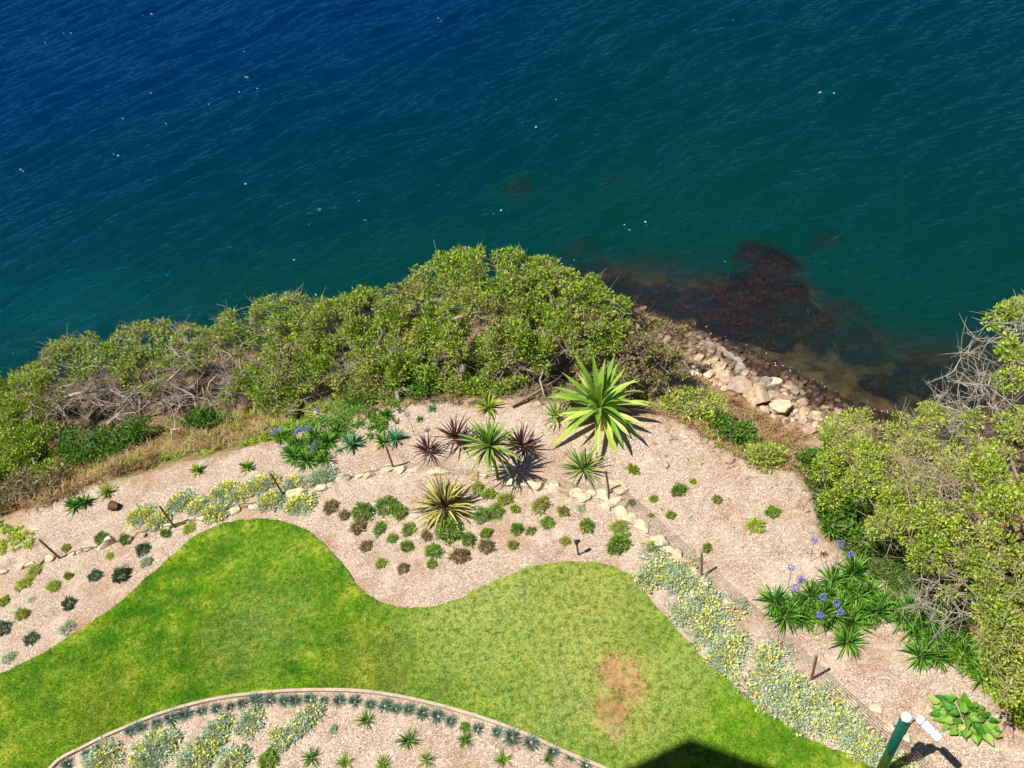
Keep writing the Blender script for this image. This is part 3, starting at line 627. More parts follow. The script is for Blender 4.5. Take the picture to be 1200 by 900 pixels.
for q in band(2600, (760, 365), (1030, 490), (-.25, 2.3)) + band(260, (900, 430), (1090, 505), (-.4, .9)):
    V, Fc = random.choice(base); s_ = random.choice([.04, .05, .06, .08, .1, .14, .17]) * random.uniform(.8, 1.3); a = random.uniform(0, 6); R_ = np.array([[math.cos(a), math.sin(a), 0], [-math.sin(a), math.cos(a), 0], [0, 0, 1]])
    mb.add((V * s_) @ R_ + on_ground(q[0], q[1], s_ * .25), Fc)
tag(mb.build('shore_rubble', M_rub, None, False), 'loose brown rubble along the waterline below the boulders', 'rubble', kind='stuff')

# kelp on the reefs
M_kelp = leafmat('brown_kelp', [(.010, .005, .004), (.02, .009, .005), (.035, .013, .005), (.06, .022, .008), (.14, .05, .014)], .2, .5)
mb = MB(); KP = []
for (rx, ry, r, top) in RW:
    for k in range(int(1300 * r * r)):
        a = random.uniform(0, 2 * PI); q = r * 1.05 * math.sqrt(random.random()); x, y = rx + q * math.cos(a), ry + q * math.sin(a)
        KP.append((x, y, top))
KP = np.array(KP); kz = height(KP[:, :2]); ok = (kz < -3.04) & (kz > KP[:, 2] - .5) & (wnoise(KP[:, 0], KP[:, 1], 3.4, 1) > -.25)
for (x, y), z in zip(KP[ok][:, :2], kz[ok]):
        strap(mb, (x, y, z), random.uniform(0, 2 * PI), random.uniform(.1, .6), random.uniform(.1, .24), random.uniform(.025, .055), .9, 3, .2)
tag(mb.build('kelp', M_kelp), 'dark red-brown kelp beds just under the water off the rocks', 'seaweed', kind='stuff')
# small white flecks that imitate sun glints on the water
M_glint = plain('glint_flecks', (.85, .88, .9), .6)
mb = MB()
for k in range(38):
    x, y = random.uniform(-30, 22), random.uniform(26, 66)
    if inside(np.array([[x, y]]), LANDP)[0]: continue
    for j in range(random.choice([1, 1, 1, 2, 3])):
        X, Y = x + random.gauss(0, .35), y + random.gauss(0, .15); s_ = random.uniform(.012, .045); z = float(wave_h(np.array([[X, Y]]))[0]) + .012
        an = [i * PI / 3 for i in range(6)]; V = [(X + math.cos(t) * s_ * random.uniform(.7, 2.0), Y + math.sin(t) * s_ * random.uniform(.4, .9), z) for t in an] + [(X, Y, z + .02)]
        mb.add(V, [(i, (i + 1) % 6, 6) for i in range(6)])
for q in band(26, (850, 405), (900, 432), (-.5, -.05)) + band(22, (935, 450), (975, 470), (-.4, -.03)):
    s_ = random.uniform(.006, .02); z = -2.93; V = [(q[0] + math.cos(t) * s_ * random.uniform(.6, 2.), q[1] + math.sin(t) * s_ * random.uniform(.4, 1.2), z) for t in [i * PI / 3 for i in range(6)]] + [(*q, z + .015)]
    mb.add(V, [(i, (i + 1) % 6, 6) for i in range(6)])
tag(mb.build('glint_flecks', M_glint), 'scattered white flecks imitating sun glints on the waves', 'glint_flecks', kind='stuff')

# ------------------------------------------------------------------ trees
def make_tree(name, basep, lobes, nclump, label, cat, leafm, group, nleaf=118, lsz=(.115, .055), spread=.235, r0=.014, barem=None, fork=.35, twigs=3, seed=1, rootz=None, lay=.55):
    """lobes: (x,y,z,rx,ry,rz) world ellipsoids holding the foliage; a limb grows from the nearest wood to every clump"""
    rs = random.Random(seed); base = np.array(basep, float); root = empty(name, base)
    vol = np.array([l[3] * l[4] for l in lobes]); vol = vol / vol.sum(); cl = []
    for l, f in zip(lobes, vol):
        for k in range(int(round(nclump * f))):
            u = np.array([rs.gauss(0, 1), rs.gauss(0, 1), abs(rs.gauss(0, 1)) * 1.0 - .15]); u /= np.linalg.norm(u); q = rs.uniform(lay, 1) ** .7
            cl.append(np.array(l[:3]) + u * q * np.array(l[3:6]))
    cl = np.array(cl); gz = height(cl[:, :2]); cl[:, 2] = np.maximum(cl[:, 2], np.maximum(gz, -3) + .3)
    cen = cl.mean(0); fk = base + (cen - base) * [.3, .3, fork] + [rs.gauss(0, .15), rs.gauss(0, .15), .2]
    N = [base - [0, 0, .15], base + (fk - base) * .5 + [rs.gauss(0, .08), rs.gauss(0, .08), 0], fk]; par = [-1, 0, 1]; chains = [[0, 1, 2]]
    order = sorted(range(len(cl)), key=lambda i: np.linalg.norm(cl[i] - fk)); 
    for i in order:
        c = cl[i]; A = np.array(N[1:]); dd = np.linalg.norm(A - c, axis=1) + .15 * np.maximum(0, A[:, 2] - c[2]); j = int(dd.argmin()) + 1; L = np.linalg.norm(N[j] - c); m = max(2, int(L / .35)); ch = [j]
        bend = np.array([rs.gauss(0, .11), rs.gauss(0, .11), rs.gauss(-.03, .09)]) * L; pr = j
        for t in np.linspace(1 / m, 1, m):
            q = N[j] + (c - N[j]) * t + bend * math.sin(t * PI) + np.array([rs.gauss(0, .035) for _ in range(3)]) * (t < 1); N.append(q); par.append(pr); pr = len(N) - 1; ch.append(pr)
        chains.append(ch)
    N = np.array(N); rad = np.zeros(len(N)); ex = 2.4
    acc = np.zeros(len(N))
    for i in range(len(N) - 1, -1, -1):
        acc[i] = max(acc[i], r0 ** ex); rad[i] = acc[i] ** (1 / ex)
        if par[i] >= 0: acc[par[i]] += acc[i]
    rad = np.minimum(rad, .2)
    if nleaf: cl = cl + 0
    tk = MB(); tk.tube(N[chains[0]] - base, rad[chains[0]] * [1.3, 1, 1], 8); tk.build('trunk', barem or M_bark, root, True)
    lb = MB()
    for ch in chains[1:]:
        rr = rad[ch].copy(); rr[0] = min(rr[0], rr[1] * 1.3); lb.tube(N[ch] - base, rr, 5, cap=False)
    for c in cl:
        for k in range(twigs):
            e = c + np.array([rs.gauss(0, 1), rs.gauss(0, 1), rs.gauss(.2, .8)]) * spread * 1.05; md = (c + e) / 2 + np.array([rs.gauss(0, .04) for _ in range(3)])
            lb.tube(np.array([c, md, e]) - base, [r0 * .7, r0 * .5, r0 * .25], 4, 1, cap=False)
    lb.build('limbs', [barem or M_bark, M_twig if nleaf or (seed % 2 and seed != 41) else M_grey], root, True)
    if nleaf:
        mb = MB(); half = rs.random(); ks_ = [rs.choice([.55, .8, 1.1, 1.5]) * rs.uniform(.9, 1.1) for _ in cl]
        for c, q in zip(cl, ks_): mb.quads(leaves([c], int(nleaf * q * q * 1.05), spread * q, lsz[0], lsz[1], .45, .6) - base)
        mb.build('crown', leafm, root)
    tag(root, label, cat, group); return root
def lobe(px, py, z, r, rz=None, ry=None):
    q = P(px, py, z); return (q[0], q[1], q[2] - (rz or r * .55) * .4, r, ry or r, rz or r * .55)
GL = 'coastal trees on the left bank'; GRR = 'trees on the right bank'
def T(name, bpx, lobs, nc, label, cat, mat, grp, **kw):
    return make_tree(name, G(*bpx), [lobe(*l) for l in lobs], nc, label, cat, mat, grp, **kw)
T('coastal_tree', (10, 555), [(-20, 470, -.6, 1.5), (30, 455, -.4, 1.4), (-60, 520, -.6, 1.4), (25, 510, -1.0, 1.2)], 120, 'olive tree at the far left end of the bank', 'tree', M_oliv, GL, seed=2)
T('coastal_tree', (85, 520), [(75, 425, -.2, 1.3), (110, 412, -.1, 1.1), (45, 440, -.3, 1.0)], 56, 'sparse olive tree with pale limbs second from left', 'tree', M_oliv, GL, seed=3, barem=M_grey, nleaf=72, twigs=8)
T('coastal_tree', (165, 500), [(150, 408, .0, 1.2), (185, 400, .1, 1.1), (175, 430, -.4, 1.0)], 56, 'thin olive tree above the tangle of dead wood', 'tree', M_oliv, GL, seed=4, nleaf=72, twigs=8)
T('coastal_tree', (240, 490), [(218, 402, .2, 1.0), (245, 400, .2, .7), (205, 425, -.3, .8)], 46, 'small olive tree with gaps showing water behind pale forks', 'tree', M_oliv, GL, seed=5, barem=M_grey, nleaf=72, twigs=8)
T('coastal_tree', (330, 480), [(285, 375, .5, 1.1), (320, 370, .6, 1.2), (355, 385, .5, 1.4), (300, 410, 0, 1.3), (345, 425, -.1, 1.3)], 150, 'broad grey-green tree left of the big crown', 'tree', M_oliv, GL, seed=6, nleaf=72, twigs=8)
T('coastal_tree', (430, 470), [(395, 370, .7, 1.3), (440, 365, .9, 1.3), (410, 410, .3, 1.4), (370, 420, 0, 1.2), (460, 400, .6, 1.4), (440, 440, -.2, 1.2)], 190, 'dense green tree in the middle of the left bank', 'tree', M_oliv, GL, seed=7)
T('coastal_tree', (540, 460), [(520, 320, 1.2, 1.3), (560, 315, 1.4, 1.5), (600, 325, 1.4, 1.3), (500, 360, 1.0, 1.5), (560, 365, 1.1, 1.7), (520, 405, .5, 1.4)], 260, 'tallest bushy crown reaching farthest over the water', 'tree', M_oliv, GL, seed=8)
T('coastal_tree', (640, 455), [(635, 335, 1.3, 1.2), (670, 345, 1.2, 1.2), (625, 375, .9, 1.4), (600, 405, .4, 1.3), (670, 385, .7, 1.3), (705, 368, .9, 1.0)], 210, 'bushy green crown behind the giant rosette', 'tree', M_oliv, GL, seed=9)
T('coastal_tree', (745, 455), [(735, 392, .2, 1.0), (770, 398, -.3, .9), (720, 410, .2, 1.1), (760, 430, -.7, 1.1), (715, 440, -.3, 1.0)], 120, 'dry olive-brown bush at the right end of the left bank', 'tree', M_dryl, GL, seed=10, nleaf=80)
T('green_bush', (470, 475), [(470, 440, -.2, 1.0), (430, 455, -.4, .9), (500, 450, -.3, .8)], 90, 'bright green bush at the foot of the middle trees', 'bush', M_green, 'low bushes below the trees', seed=11, lay=.3)
T('green_bush', (560, 462), [(555, 445, -.3, .8), (590, 455, -.5, .7)], 45, 'shaded green bush behind the trunked yucca', 'bush', M_oliv, 'low bushes below the trees', seed=12, lay=.3)
T('green_bush', (100, 530), [(100, 522, -.7, .6), (125, 518, -.7, .55), (80, 520, -.8, .5)], 55, 'fresh green bush under the dead wood', 'bush', M_green, 'low bushes below the trees', seed=13, lay=.3, nleaf=110)
T('green_bush', (150, 512), [(150, 507, -.8, .55)], 24, 'small green bush right of the fresh green one', 'bush', M_green, 'low bushes below the trees', seed=14, lay=.3, nleaf=110)
T('green_bush', (20, 560), [(20, 525, -.8, .9), (-20, 560, -.8, .9), (50, 560, -.6, .6)], 80, 'dark olive bush at the left edge above the bed', 'bush', M_oliv, 'low bushes below the trees', seed=15, lay=.3)
T('green_bush', (25, 585), [(25, 575, -.3, .9), (60, 570, -.3, .7), (-10, 590, -.2, .8)], 85, 'brownish scrub above the lime patch at the left edge', 'bush', M_dryl, 'low bushes below the trees', seed=16, lay=.3, nleaf=80)
T('green_bush', (235, 500), [(236, 490, -.9, .5)], 20, 'little dark green bush below the bare grey fork', 'bush', M_green, 'low bushes below the trees', seed=17, lay=.3)
T('green_bush', (300, 490), [(325, 460, -.6, .9), (290, 450, -.6, .8)], 60, 'olive bush below the broad grey-green tree', 'bush', M_oliv, 'low bushes below the trees', seed=18, lay=.3)
# bare, dead wood
def bare(px, lobs, nc, label, seed, cat='dead tree', grp='bare grey trees', name='bare_tree', r0=.013, m=None):
    return T(name, px, lobs, nc, label, cat, None, grp, nleaf=0, barem=m or M_grey, seed=seed, twigs=8, spread=.36, r0=r0 * .72)
bare((62, 505), [(85, 455, -.5, 1.1), (130, 450, -.4, 1.2), (60, 480, -.8, .8)], 40, 'tangle of pale bare branches under the leftmost trees', 31)
bare((150, 505), [(170, 465, -.6, 1.2), (200, 450, -.4, 1.0), (120, 470, -.8, .9)], 48, 'grey tangle of bare branches in the middle gap', 32)
bare((198, 525), [(215, 480, -.5, .9), (235, 470, -.4, .6), (185, 480, -.5, .6)], 12, 'thin white forked sapling rising from the dry grass', 33, r0=.016)
bare((248, 478), [(225, 410, .3, .7), (210, 400, .4, .4)], 7, 'bare grey fork leaning left before the water', 34, r0=.02)
bare((262, 470), [(270, 400, .3, .6), (280, 390, .4, .4)], 8, 'bare grey fork leaning right before the water', 35, r0=.02)
bare((265, 475), [(265, 445, -.5, .9), (290, 435, -.4, .8)], 32, 'brown brush of twigs beside the bare forks', 36, m=M_twig)
bare((640, 468), [(600, 420, .2, 1.0), (630, 410, .3, .9), (655, 400, .4, .8), (575, 425, 0, .7)], 34, 'low spreading bare branches left of the giant rosette', 37)
bare((440, 440), [(420, 415, .3, .8), (450, 410, .4, .6)], 16, 'bare twigs breaking through the middle crown', 38, m=M_twig)
bare((370, 500), [(400, 470, -.4, .5), (340, 470, -.5, .5)], 9, 'small dead branch beside the violet flowers', 39)
# fallen logs
def log(pts, r, label, m=None):
    mb = MB(); Q = np.array([G(x, y, dz) for x, y, dz in pts]); b = Q[0].copy(); mb.tube(Q - b, np.linspace(r, r * .55, len(Q)), 8); o = mb.build('fallen_log', m or M_grey, None, True); o.location = b
    tag(o, label, 'log', 'fallen wood on the bank')
log([(382, 452, .5), (360, 472, .35), (333, 493, .12)], .09, 'thick grey log propped above the violet flowers')
log([(345, 450, .4), (340, 470, .3), (334, 495, .1)], .06, 'short upright grey log beside the thicker one')
log([(600, 478, .1), (625, 468, .2), (655, 455, .4), (670, 445, .6)], .05, 'long brown branch lying behind the trunked yucca', M_bark)
log([(0, 553, .2), (22, 546, .3), (45, 543, .35)], .04, 'thin pale branch at the left edge')
log([(68, 478, .3), (95, 470, .4), (135, 466, .5), (165, 480, .3)], .08, 'curved pale log across the dead wood tangle')
log([(120, 510, .2), (150, 490, .4), (175, 470, .6)], .07, 'sloping pale log under the middle gap')
log([(195, 480, .4), (240, 462, .55), (285, 462, .5)], .06, 'level pale log below the bare forks')

# right bank
T('coastal_tree', (985, 590), [(1010, 510, .3, 1.0), (1045, 520, .5, 1.1), (985, 535, .1, .6), (1020, 560, .6, 1.2)], 78, 'lime green spreading crown nearest the shore rocks', 'tree', M_yelgr, GRR, seed=51, nleaf=135, lsz=(.09, .042), spread=.225, lay=.75)
T('coastal_tree', (1100, 640), [(1085, 500, .6, .9), (1070, 560, 1.0, 1.2), (1110, 530, 1.0, 1.1), (1130, 590, 1.3, 1.1), (1090, 615, 1.4, 1.0), (1060, 600, 1.1, .8)], 92, 'wide yellow-green tree in the middle of the right bank', 'tree', M_yelgr, GRR, seed=52, nleaf=135, lsz=(.09, .042), spread=.225, lay=.75)
T('coastal_tree', (1180, 650), [(1185, 500, 1.2, .9), (1220, 520, 1.6, 1.2), (1190, 570, 2.0, 1.1), (1215, 620, 2.3, 1.1), (1170, 620, 2.0, .9)], 80, 'green tree against the right edge below the dead limbs', 'tree', M_yelgr, GRR, seed=53, nleaf=125, lsz=(.09, .042), spread=.225, lay=.75)
T('coastal_tree', (1165, 765), [(1125, 655, 1.7, .7), (1150, 685, 2.0, .7), (1190, 690, 2.4, .8), (1215, 740, 2.4, .9)], 44, 'forked tree with pale trunk above the bright groundcover', 'tree', M_oliv, GRR, seed=54, nleaf=125, lsz=(.09, .042), spread=.225, lay=.75)
T('coastal_tree', (1230, 850), [(1195, 740, 2.0, .7), (1220, 790, 2.2, .8), (1205, 770, 1.9, .5)], 55, 'green crown cut by the right edge lowest down', 'tree', M_yelgr, GRR, seed=55, nleaf=125, lsz=(.09, .042), spread=.225, lay=.75)
T('coastal_tree', (1175, 560), [(1183, 372, 2.2, .45), (1200, 360, 2.3, .4), (1195, 400, 2.1, .4), (1205, 440, 2.0, .5)], 22, 'tuft of green leaves topping the tall dead tree', 'tree', M_yelgr, GRR, seed=56, barem=M_grey)
bare((1150, 585), [(1145, 430, 1.4, .8), (1130, 460, 1.0, .8), (1165, 420, 1.8, .8), (1180, 440, 2.0, .8), (1140, 400, 1.8, .5), (1190, 385, 2.4, .5)], 34, 'tall bleached dead tree standing before the water', 41, r0=.018)
bare((1110, 560), [(1110, 480, .5, .7), (1120, 505, .6, .7), (1085, 510, .4, .5)], 40, 'pinkish brush of dead twigs right of the lime crown', 42, m=M_grey)
bare((1120, 660), [(1095, 580, 1.6, .8), (1080, 560, 1.5, .6)], 26, 'dead grey twigs poking out of the right crowns', 43, m=M_twig)
bare((1150, 720), [(1060, 640, .9, .6), (1090, 665, 1.1, .6), (1120, 640, 1.5, .6)], 15, 'pale branch network over the dark hollow in the right trees', 45, r0=.02)
bare((1140, 745), [(1100, 705, 1.0, .6), (1080, 720, .7, .4), (1130, 700, 1.3, .5)], 14, 'bare curved branches over the agapanthus', 44)
T('green_bush', (870, 510), [(862, 505, -.5, .4), (872, 515, -.5, .35)], 16, 'small blue-green bush on the bank below the boulders', 'bush', M_green, 'bushes on the open bank', seed=61, lay=.3)
T('green_bush', (812, 482), [(815, 472, -.4, .7), (795, 480, -.3, .6), (832, 488, -.5, .4)], 30, 'straggly yellow-green shrub right of the giant rosette', 'bush', M_yelgr, 'bushes on the open bank', seed=62, lay=.3, nleaf=60)
T('green_bush', (900, 545), [(905, 548, -.5, .5)], 12, 'low mossy hump on the bank edge', 'bush', M_yelgr, 'bushes on the open bank', seed=63, lay=.3, nleaf=130)
T('green_bush', (955, 548), [(955, 550, -.6, .35), (965, 565, -.7, .4)], 14, 'dark fern clump at the mouth of the gully', 'bush', M_green, 'bushes on the open bank', seed=64, lay=.3)
T('green_bush', (985, 605), [(980, 600, -.5, .5), (990, 625, -.3, .5)], 24, 'green bush in the shade beside the mulch edge', 'bush', M_green, 'bushes on the open bank', seed=65, lay=.3)

# ------------------------------------------------------------------ rosettes of the rockery
def put(o, px, py, label, cat, grp=None, s=1.0, rz=0.0, dz=0.0):
    o.location = G(px, py, dz); o.scale = (s,) * 3; o.rotation_euler = (0, 0, rz); tag(o, label, cat, grp); return o
# giant rosette
r_ = empty('giant_rosette_plant', (0, 0, 0)); mb = MB(); mb.tube([(0, 0, -.1), (0, 0, .25), (0, 0, .5)], [.16, .15, .12], 10); mb.build('stem', M_bark, r_)
mb = rosette(38, 1.5, .15, 88, 14, .7, (0, 0, .55), 8, .3, .12, None, .5, .06); mb.build('leaves', M_agave, r_)
mb = rosette(20, 1.6, .17, 12, -22, .6, (0, 0, .48), 8, .2, .14, None, .5, .08); mb.build('outer_leaves', M_agout, r_)
mb = rosette(9, 1.1, .12, -35, -60, .6, (0, 0, .42), 6, .2, .2, None, .5, .08); mb.build('dead_leaves', M_dryg, r_)
put(r_, 704, 492, 'giant lime green rosette plant with broad sword leaves at the bank top', 'plant')
# yucca on a trunk
r_ = empty('trunked_yucca', (0, 0, 0)); mb = MB(); mb.tube([(0, 0, -.1), (.02, 0, .5), (.0, .02, 1.5)], [.05, .04, .05], 8); mb.build('trunk', M_stake, r_, True)
mb = rosette(88, .92, .065, 88, -30, .5, (0, 0, 1.45), 5, .3, .15, None, .35, .03); mb.build('leaves', M_yucca, r_)
mb = rosette(22, .55, .05, -45, -85, .2, (0, 0, 1.38), 4, .2, .2, None, .35, .04); mb.build('dead_leaves', M_dryg, r_)
put(r_, 584, 562, 'yucca with yellow-green spiky head on a thin bare trunk', 'plant')
def spiky(px, py, label, mat, n, L, W, trunk=0.0, s=1.0, e0=85, e1=5, droop=.4, name='cordyline', part='leaves'):
    r_ = empty(name, (0, 0, 0)); mb = MB(); mb.tube([(0, 0, -.05), (0, 0, .03 + trunk)], [.035, .03], 6); mb.build('stem', M_stake, r_)
    rosette(n, L, W, e0, e1, droop, (0, 0, trunk), 5, .3, .2, None, .35, .03).build(part, mat, r_); put(r_, px, py, label, 'plant', 'spiky plants in the rockery', s, random.uniform(0, 3))
spiky(536, 520, 'dark red cordyline left of the trunked yucca', M_cord, 46, .75, .05, .25)
spiky(503, 532, 'smaller dark red cordyline nearest the stone edging', M_cord, 34, .62, .045, .15)
spiky(612, 528, 'dark red cordyline shaded by the trunked yucca', M_cord, 46, .75, .05, .2)
spiky(683, 552, 'yellow-green yucca standing just beyond the edging stones', M_yucca, 48, .78, .05, .12, 1, 85, 0, .35, 'yucca')
spiky(652, 490, 'thin yellowish spiky plant left of the giant rosette', M_yucca, 26, .6, .045, .15, 1, 80, 0, .4, 'yucca')
spiky(572, 478, 'pale lime spiky plant behind the trunked yucca', M_yelgr, 30, .6, .06, .05, 1, 80, 10, .5, 'yucca')
for (x, y, s, lb, mt) in [(412, 522, 1.0, 'blue-green agave rosette left of the green pair', M_glau), (449, 519, .8, 'left of two green rosettes beyond the edging', M_aga), (464, 516, .85, 'right of two green rosettes beyond the edging', M_glau), (452, 488, .65, 'small light green rosette under the green bush', M_aga),
                          (506, 480, .4, 'tiny rosette on the bare mulch under the trees', M_glau), (492, 492, .3, 'tiniest green rosette on the bare mulch', M_aga), (232, 552, .6, 'spiky green tuft above the yellow cushions', M_oliv), (290, 549, .6, 'second spiky tuft above the yellow cushions', M_oliv),
                          (88, 594, .8, 'green strap-leaved clump left of the upturned pot', M_aga), (100, 590, .7, 'dark green clump touching the strap-leaved one', M_aga), (126, 578, .7, 'olive clump nearest the dry grass', M_oliv), (545, 563, .01, '', M_aga)]:
    if s < .1: continue
    mb = rosette(30, .5, .075, 80, 8, .5, (0, 0, .02), 5, .3, .2, None, .45, .03); o = mb.build('rosette_plant', mt); put(o, x, y, lb, 'plant', 'rosette plants in the rockery', s)
# striped flax
mb = rosette(120, .95, .055, 80, -5, 1.25, (0, 0, .12), 7, .25, .25, None, .4, .1)
e = empty('striped_flax', (0, 0, 0)); mb.build('leaves', M_flax, e); rosette(26, .55, .05, 88, 50, .5, (0, 0, .12), 5, .3, .25, None, .4, .05).build('young_leaves', M_cord, e)
put(e, 523, 598, 'yellow and brown striped flax fountain in the middle mulch bay', 'plant')

# agapanthus
def mk_aga():
    e = empty('agapanthus', (0, 0, -50)); rosette(72, .62, .042, 89, 14, 1.1, (0, 0, .02), 5, .25, .3, None, .4, .05).build('leaves', M_aga, e); return e
agp = [mk_aga() for _ in range(3)]; agn = [0]
AG = {'beside the right bank tree': [(908, 706), (920, 722), (935, 712), (945, 722), (962, 722), (950, 700), (968, 700), (975, 682), (990, 690), (1003, 702), (985, 712), (1000, 672), (1018, 694), (992, 752), (1035, 705), (1010, 716),
                                  (1058, 724), (1072, 735), (1085, 748), (1078, 768), (1095, 740), (1112, 756), (1128, 768), (1100, 770), (1140, 780), (1065, 715), (1090, 728), (1125, 752), (1150, 795), (1025, 718), (978, 722), (998, 728), (940, 726), (1045, 715)],
      'in the left rockery': [(345, 535), (360, 540), (372, 528), (385, 518), (350, 520), (368, 510), (395, 505), (380, 538), (330, 512)]}
for ar, L in AG.items():
    for i, (x, y) in enumerate(sorted(L)):
        src = agp[agn[0] % 3]; o = src if agn[0] < 3 else copy_tree(src); agn[0] += 1
        s_ = random.uniform(.62, .95) * (.9 if 'left' in ar else 1); put(o, x, y + 2, 'strappy green agapanthus clump %s, %s from the left' % (ar, nth(i + 1)), 'plant', 'agapanthus clumps ' + ar, s_, random.uniform(0, 6))
def mk_head():
    e = empty('agapanthus_flower', (0, 0, -50)); mb = MB(); mb.tube([(0, 0, 0), (.02, 0, .45), (0, .01, .9)], [.009, .008, .006], 5); mb.build('stalk', M_stem, e)
    q = leaves([[0, 0, .92]], 90, .068, .045, .024, .1); mb = MB(); mb.quads(q); mb.build('flower_head', M_purp, e); return e
hp = mk_head(); hn = 0
FH = {'left rockery': [(320, 506), (328, 503), (347, 506), (353, 502), (361, 502), (366, 524), (371, 480), (477, 486)],
      'right bank': [(955, 633), (985, 637), (997, 650), (927, 665), (939, 679), (932, 689), (964, 700), (980, 707), (985, 718), (961, 721), (1172, 712)]}
for ar, L in FH.items():
    for i, (x, y) in enumerate(sorted(L)):
        o = hp if hn == 0 else copy_tree(hp); hn += 1
        z = 0.0
        for _ in range(20): q = P(x, y, z + .92); z = z * .5 + .5 * float(height(q[:2])[0])
        o.location = (q[0], q[1], z); o.rotation_euler = (0, 0, i); o.scale = (1, 1, 1)
        tag(o, 'violet agapanthus flower head on the %s, %s from the left' % (ar, nth(i + 1)), 'flower', 'agapanthus flower heads')
# broad-leaved plant
e = empty('broad_leaved_plant', (0, 0, 0)); mb = MB(); st = MB()
for i in range(52):
    a = i * 2.4; r = .05 + .68 * math.sqrt((i + .5) / 52); c = np.array([math.cos(a) * r * 1.2, math.sin(a) * r * .8, .34 - .2 * r + random.uniform(-.1, .12)]); st.tube([(c[0] * .2, c[1] * .2, 0), c * [.7, .7, .95], c], .01, 4)
    a += random.uniform(-.7, .7); d = np.array([math.cos(a), math.sin(a), random.uniform(-.6, .1)]); s_ = np.array([-math.sin(a), math.cos(a), 0]); L = random.uniform(.18, .34)
    prof = [(-.12, .0), (-.2, .32), (.05, .5), (.35, .42), (.7, .22), (1.0, 0)]
    ctr = [c + d * L * t for t, _ in prof]; V = [q - s_ * w_ * L * .8 + [0, 0, .04 * (w_ > 0)] for q, (t, w_) in zip(ctr, prof)] + ctr + [q + s_ * w_ * L * .8 + [0, 0, .04 * (w_ > 0)] for q, (t, w_) in zip(ctr, prof)]
    mb.add(V, [(j, j + 1, 7 + j, 6 + j) for j in range(5)] + [(6 + j, 7 + j, 13 + j, 12 + j) for j in range(5)])
mb.build('leaves', M_bigl, e); st.build('stalks', M_stem, e); put(e, 1130, 845, 'clump with broad glossy green leaves right of the green pole', 'plant', None, .66, -.7)

# ------------------------------------------------------------------ loose growth nobody could count
def scatter(polypx, n, z0=True):
    L = np.array([G(x, y)[:2] for x, y in polypx]); lo, hi = L.min(0), L.max(0); p = rng.uniform(lo, hi, (n, 2)); return p[inside(p, L)]
def tufts(p, per, L, W, mat, name, label, cat, lo=.3, hi=1.4, droop=.9):
    z = height(p); mb = MB(); k = per; P3 = np.repeat(np.column_stack([p, z]), k, 0); m = len(P3)
    az = rng.uniform(0, 2 * PI, m); el = rng.uniform(lo, hi, m); l = L * rng.uniform(.5, 1.1, m); P3 = P3 + np.column_stack([rng.normal(0, .03, (m, 2)), np.zeros(m)])
    d = np.stack([np.cos(az) * np.cos(el), np.sin(az) * np.cos(el), np.sin(el)], 1); e2 = el - droop * rng.uniform(.3, 1.2, m); d2 = np.stack([np.cos(az) * np.cos(e2), np.sin(az) * np.cos(e2), np.sin(e2)], 1)
    s_ = np.stack([-np.sin(az), np.cos(az), np.zeros(m)], 1) * W * .5; M_ = P3 + d * (l * .55)[:, None]; E_ = M_ + d2 * (l * .45)[:, None]
    V = np.stack([P3 - s_ * .7, P3 + s_ * .7, M_ + s_, M_ - s_, E_ + s_ * .15, E_ - s_ * .15], 1).reshape(-1, 3); b = np.arange(m) * 6
    Fq = np.concatenate([np.stack([b, b + 1, b + 2, b + 3], 1), np.stack([b + 3, b + 2, b + 4, b + 5], 1)]).tolist(); mb.add(V, Fq)
    return tag(mb.build(name, mat), label, cat, kind='stuff')
tufts(scatter([(0, 600), (0, 560), (60, 520), (160, 510), (260, 500), (330, 490), (335, 506), (300, 516), (190, 540), (110, 568), (40, 600)], 1300), 16, .5, .016, M_dryg, 'dry_grass', 'dry brown grass along the top of the left bank', 'grass')
tufts(scatter([(150, 505), (330, 470), (420, 470), (330, 515), (200, 540), (60, 575), (0, 590), (0, 560)], 1500), 14, .3, .024, M_oliv, 'mixed_weeds', 'olive weeds mixed into the dry grass band', 'weeds')
tufts(scatter([(-60, 640), (-60, 615), (0, 612), (40, 622), (44, 640), (0, 650)], 600), 16, .16, .022, M_yelgr, 'lime_ground_cover', 'lime green ground cover at the left edge', 'ground cover')
tufts(scatter([(1080, 740), (1110, 745), (1160, 760), (1260, 800), (1260, 880), (1200, 855), (1150, 800)], 2600), 14, .2, .02, M_yelgr, 'bank_grass', 'bright green grassy growth under the right tree', 'ground cover')
tufts(scatter([(780, 490), (820, 470), (870, 470), (960, 520), (1000, 545), (960, 575), (930, 552), (880, 548), (840, 522)], 1100), 12, .22, .014, M_dryg, 'straw', 'pale straw and dry grass on the open bank', 'grass')
tufts(scatter([(800, 490), (830, 478), (870, 500), (890, 540), (930, 545), (960, 560), (920, 560), (860, 545), (830, 515)], 130), 12, .18, .02, M_oliv, 'bank_weeds', 'green weeds on the open bank below the boulders', 'weeds')
M_under = leafmat('shaded_undergrowth', [(.02, .06, .008), (.05, .12, .012), (.1, .2, .02), (.16, .13, .06)], .2, .6)  # dark leaf greens carry the shade of the gully
tufts(scatter([(930, 545), (960, 560), (1010, 560), (1100, 600), (1200, 650), (1260, 760), (1180, 760), (1100, 720), (1020, 680), (965, 620)], 1500), 12, .3, .025, M_under, 'understory', 'undergrowth beneath the right trees, coloured dark for the gully shade', 'undergrowth')
tufts(scatter([(430, 470), (560, 445), (700, 455), (760, 480), (700, 482), (600, 472), (480, 476), (420, 492)], 500), 12, .25, .018, M_dryl, 'litter_growth', 'brownish low growth in the shade under the left trees', 'undergrowth')
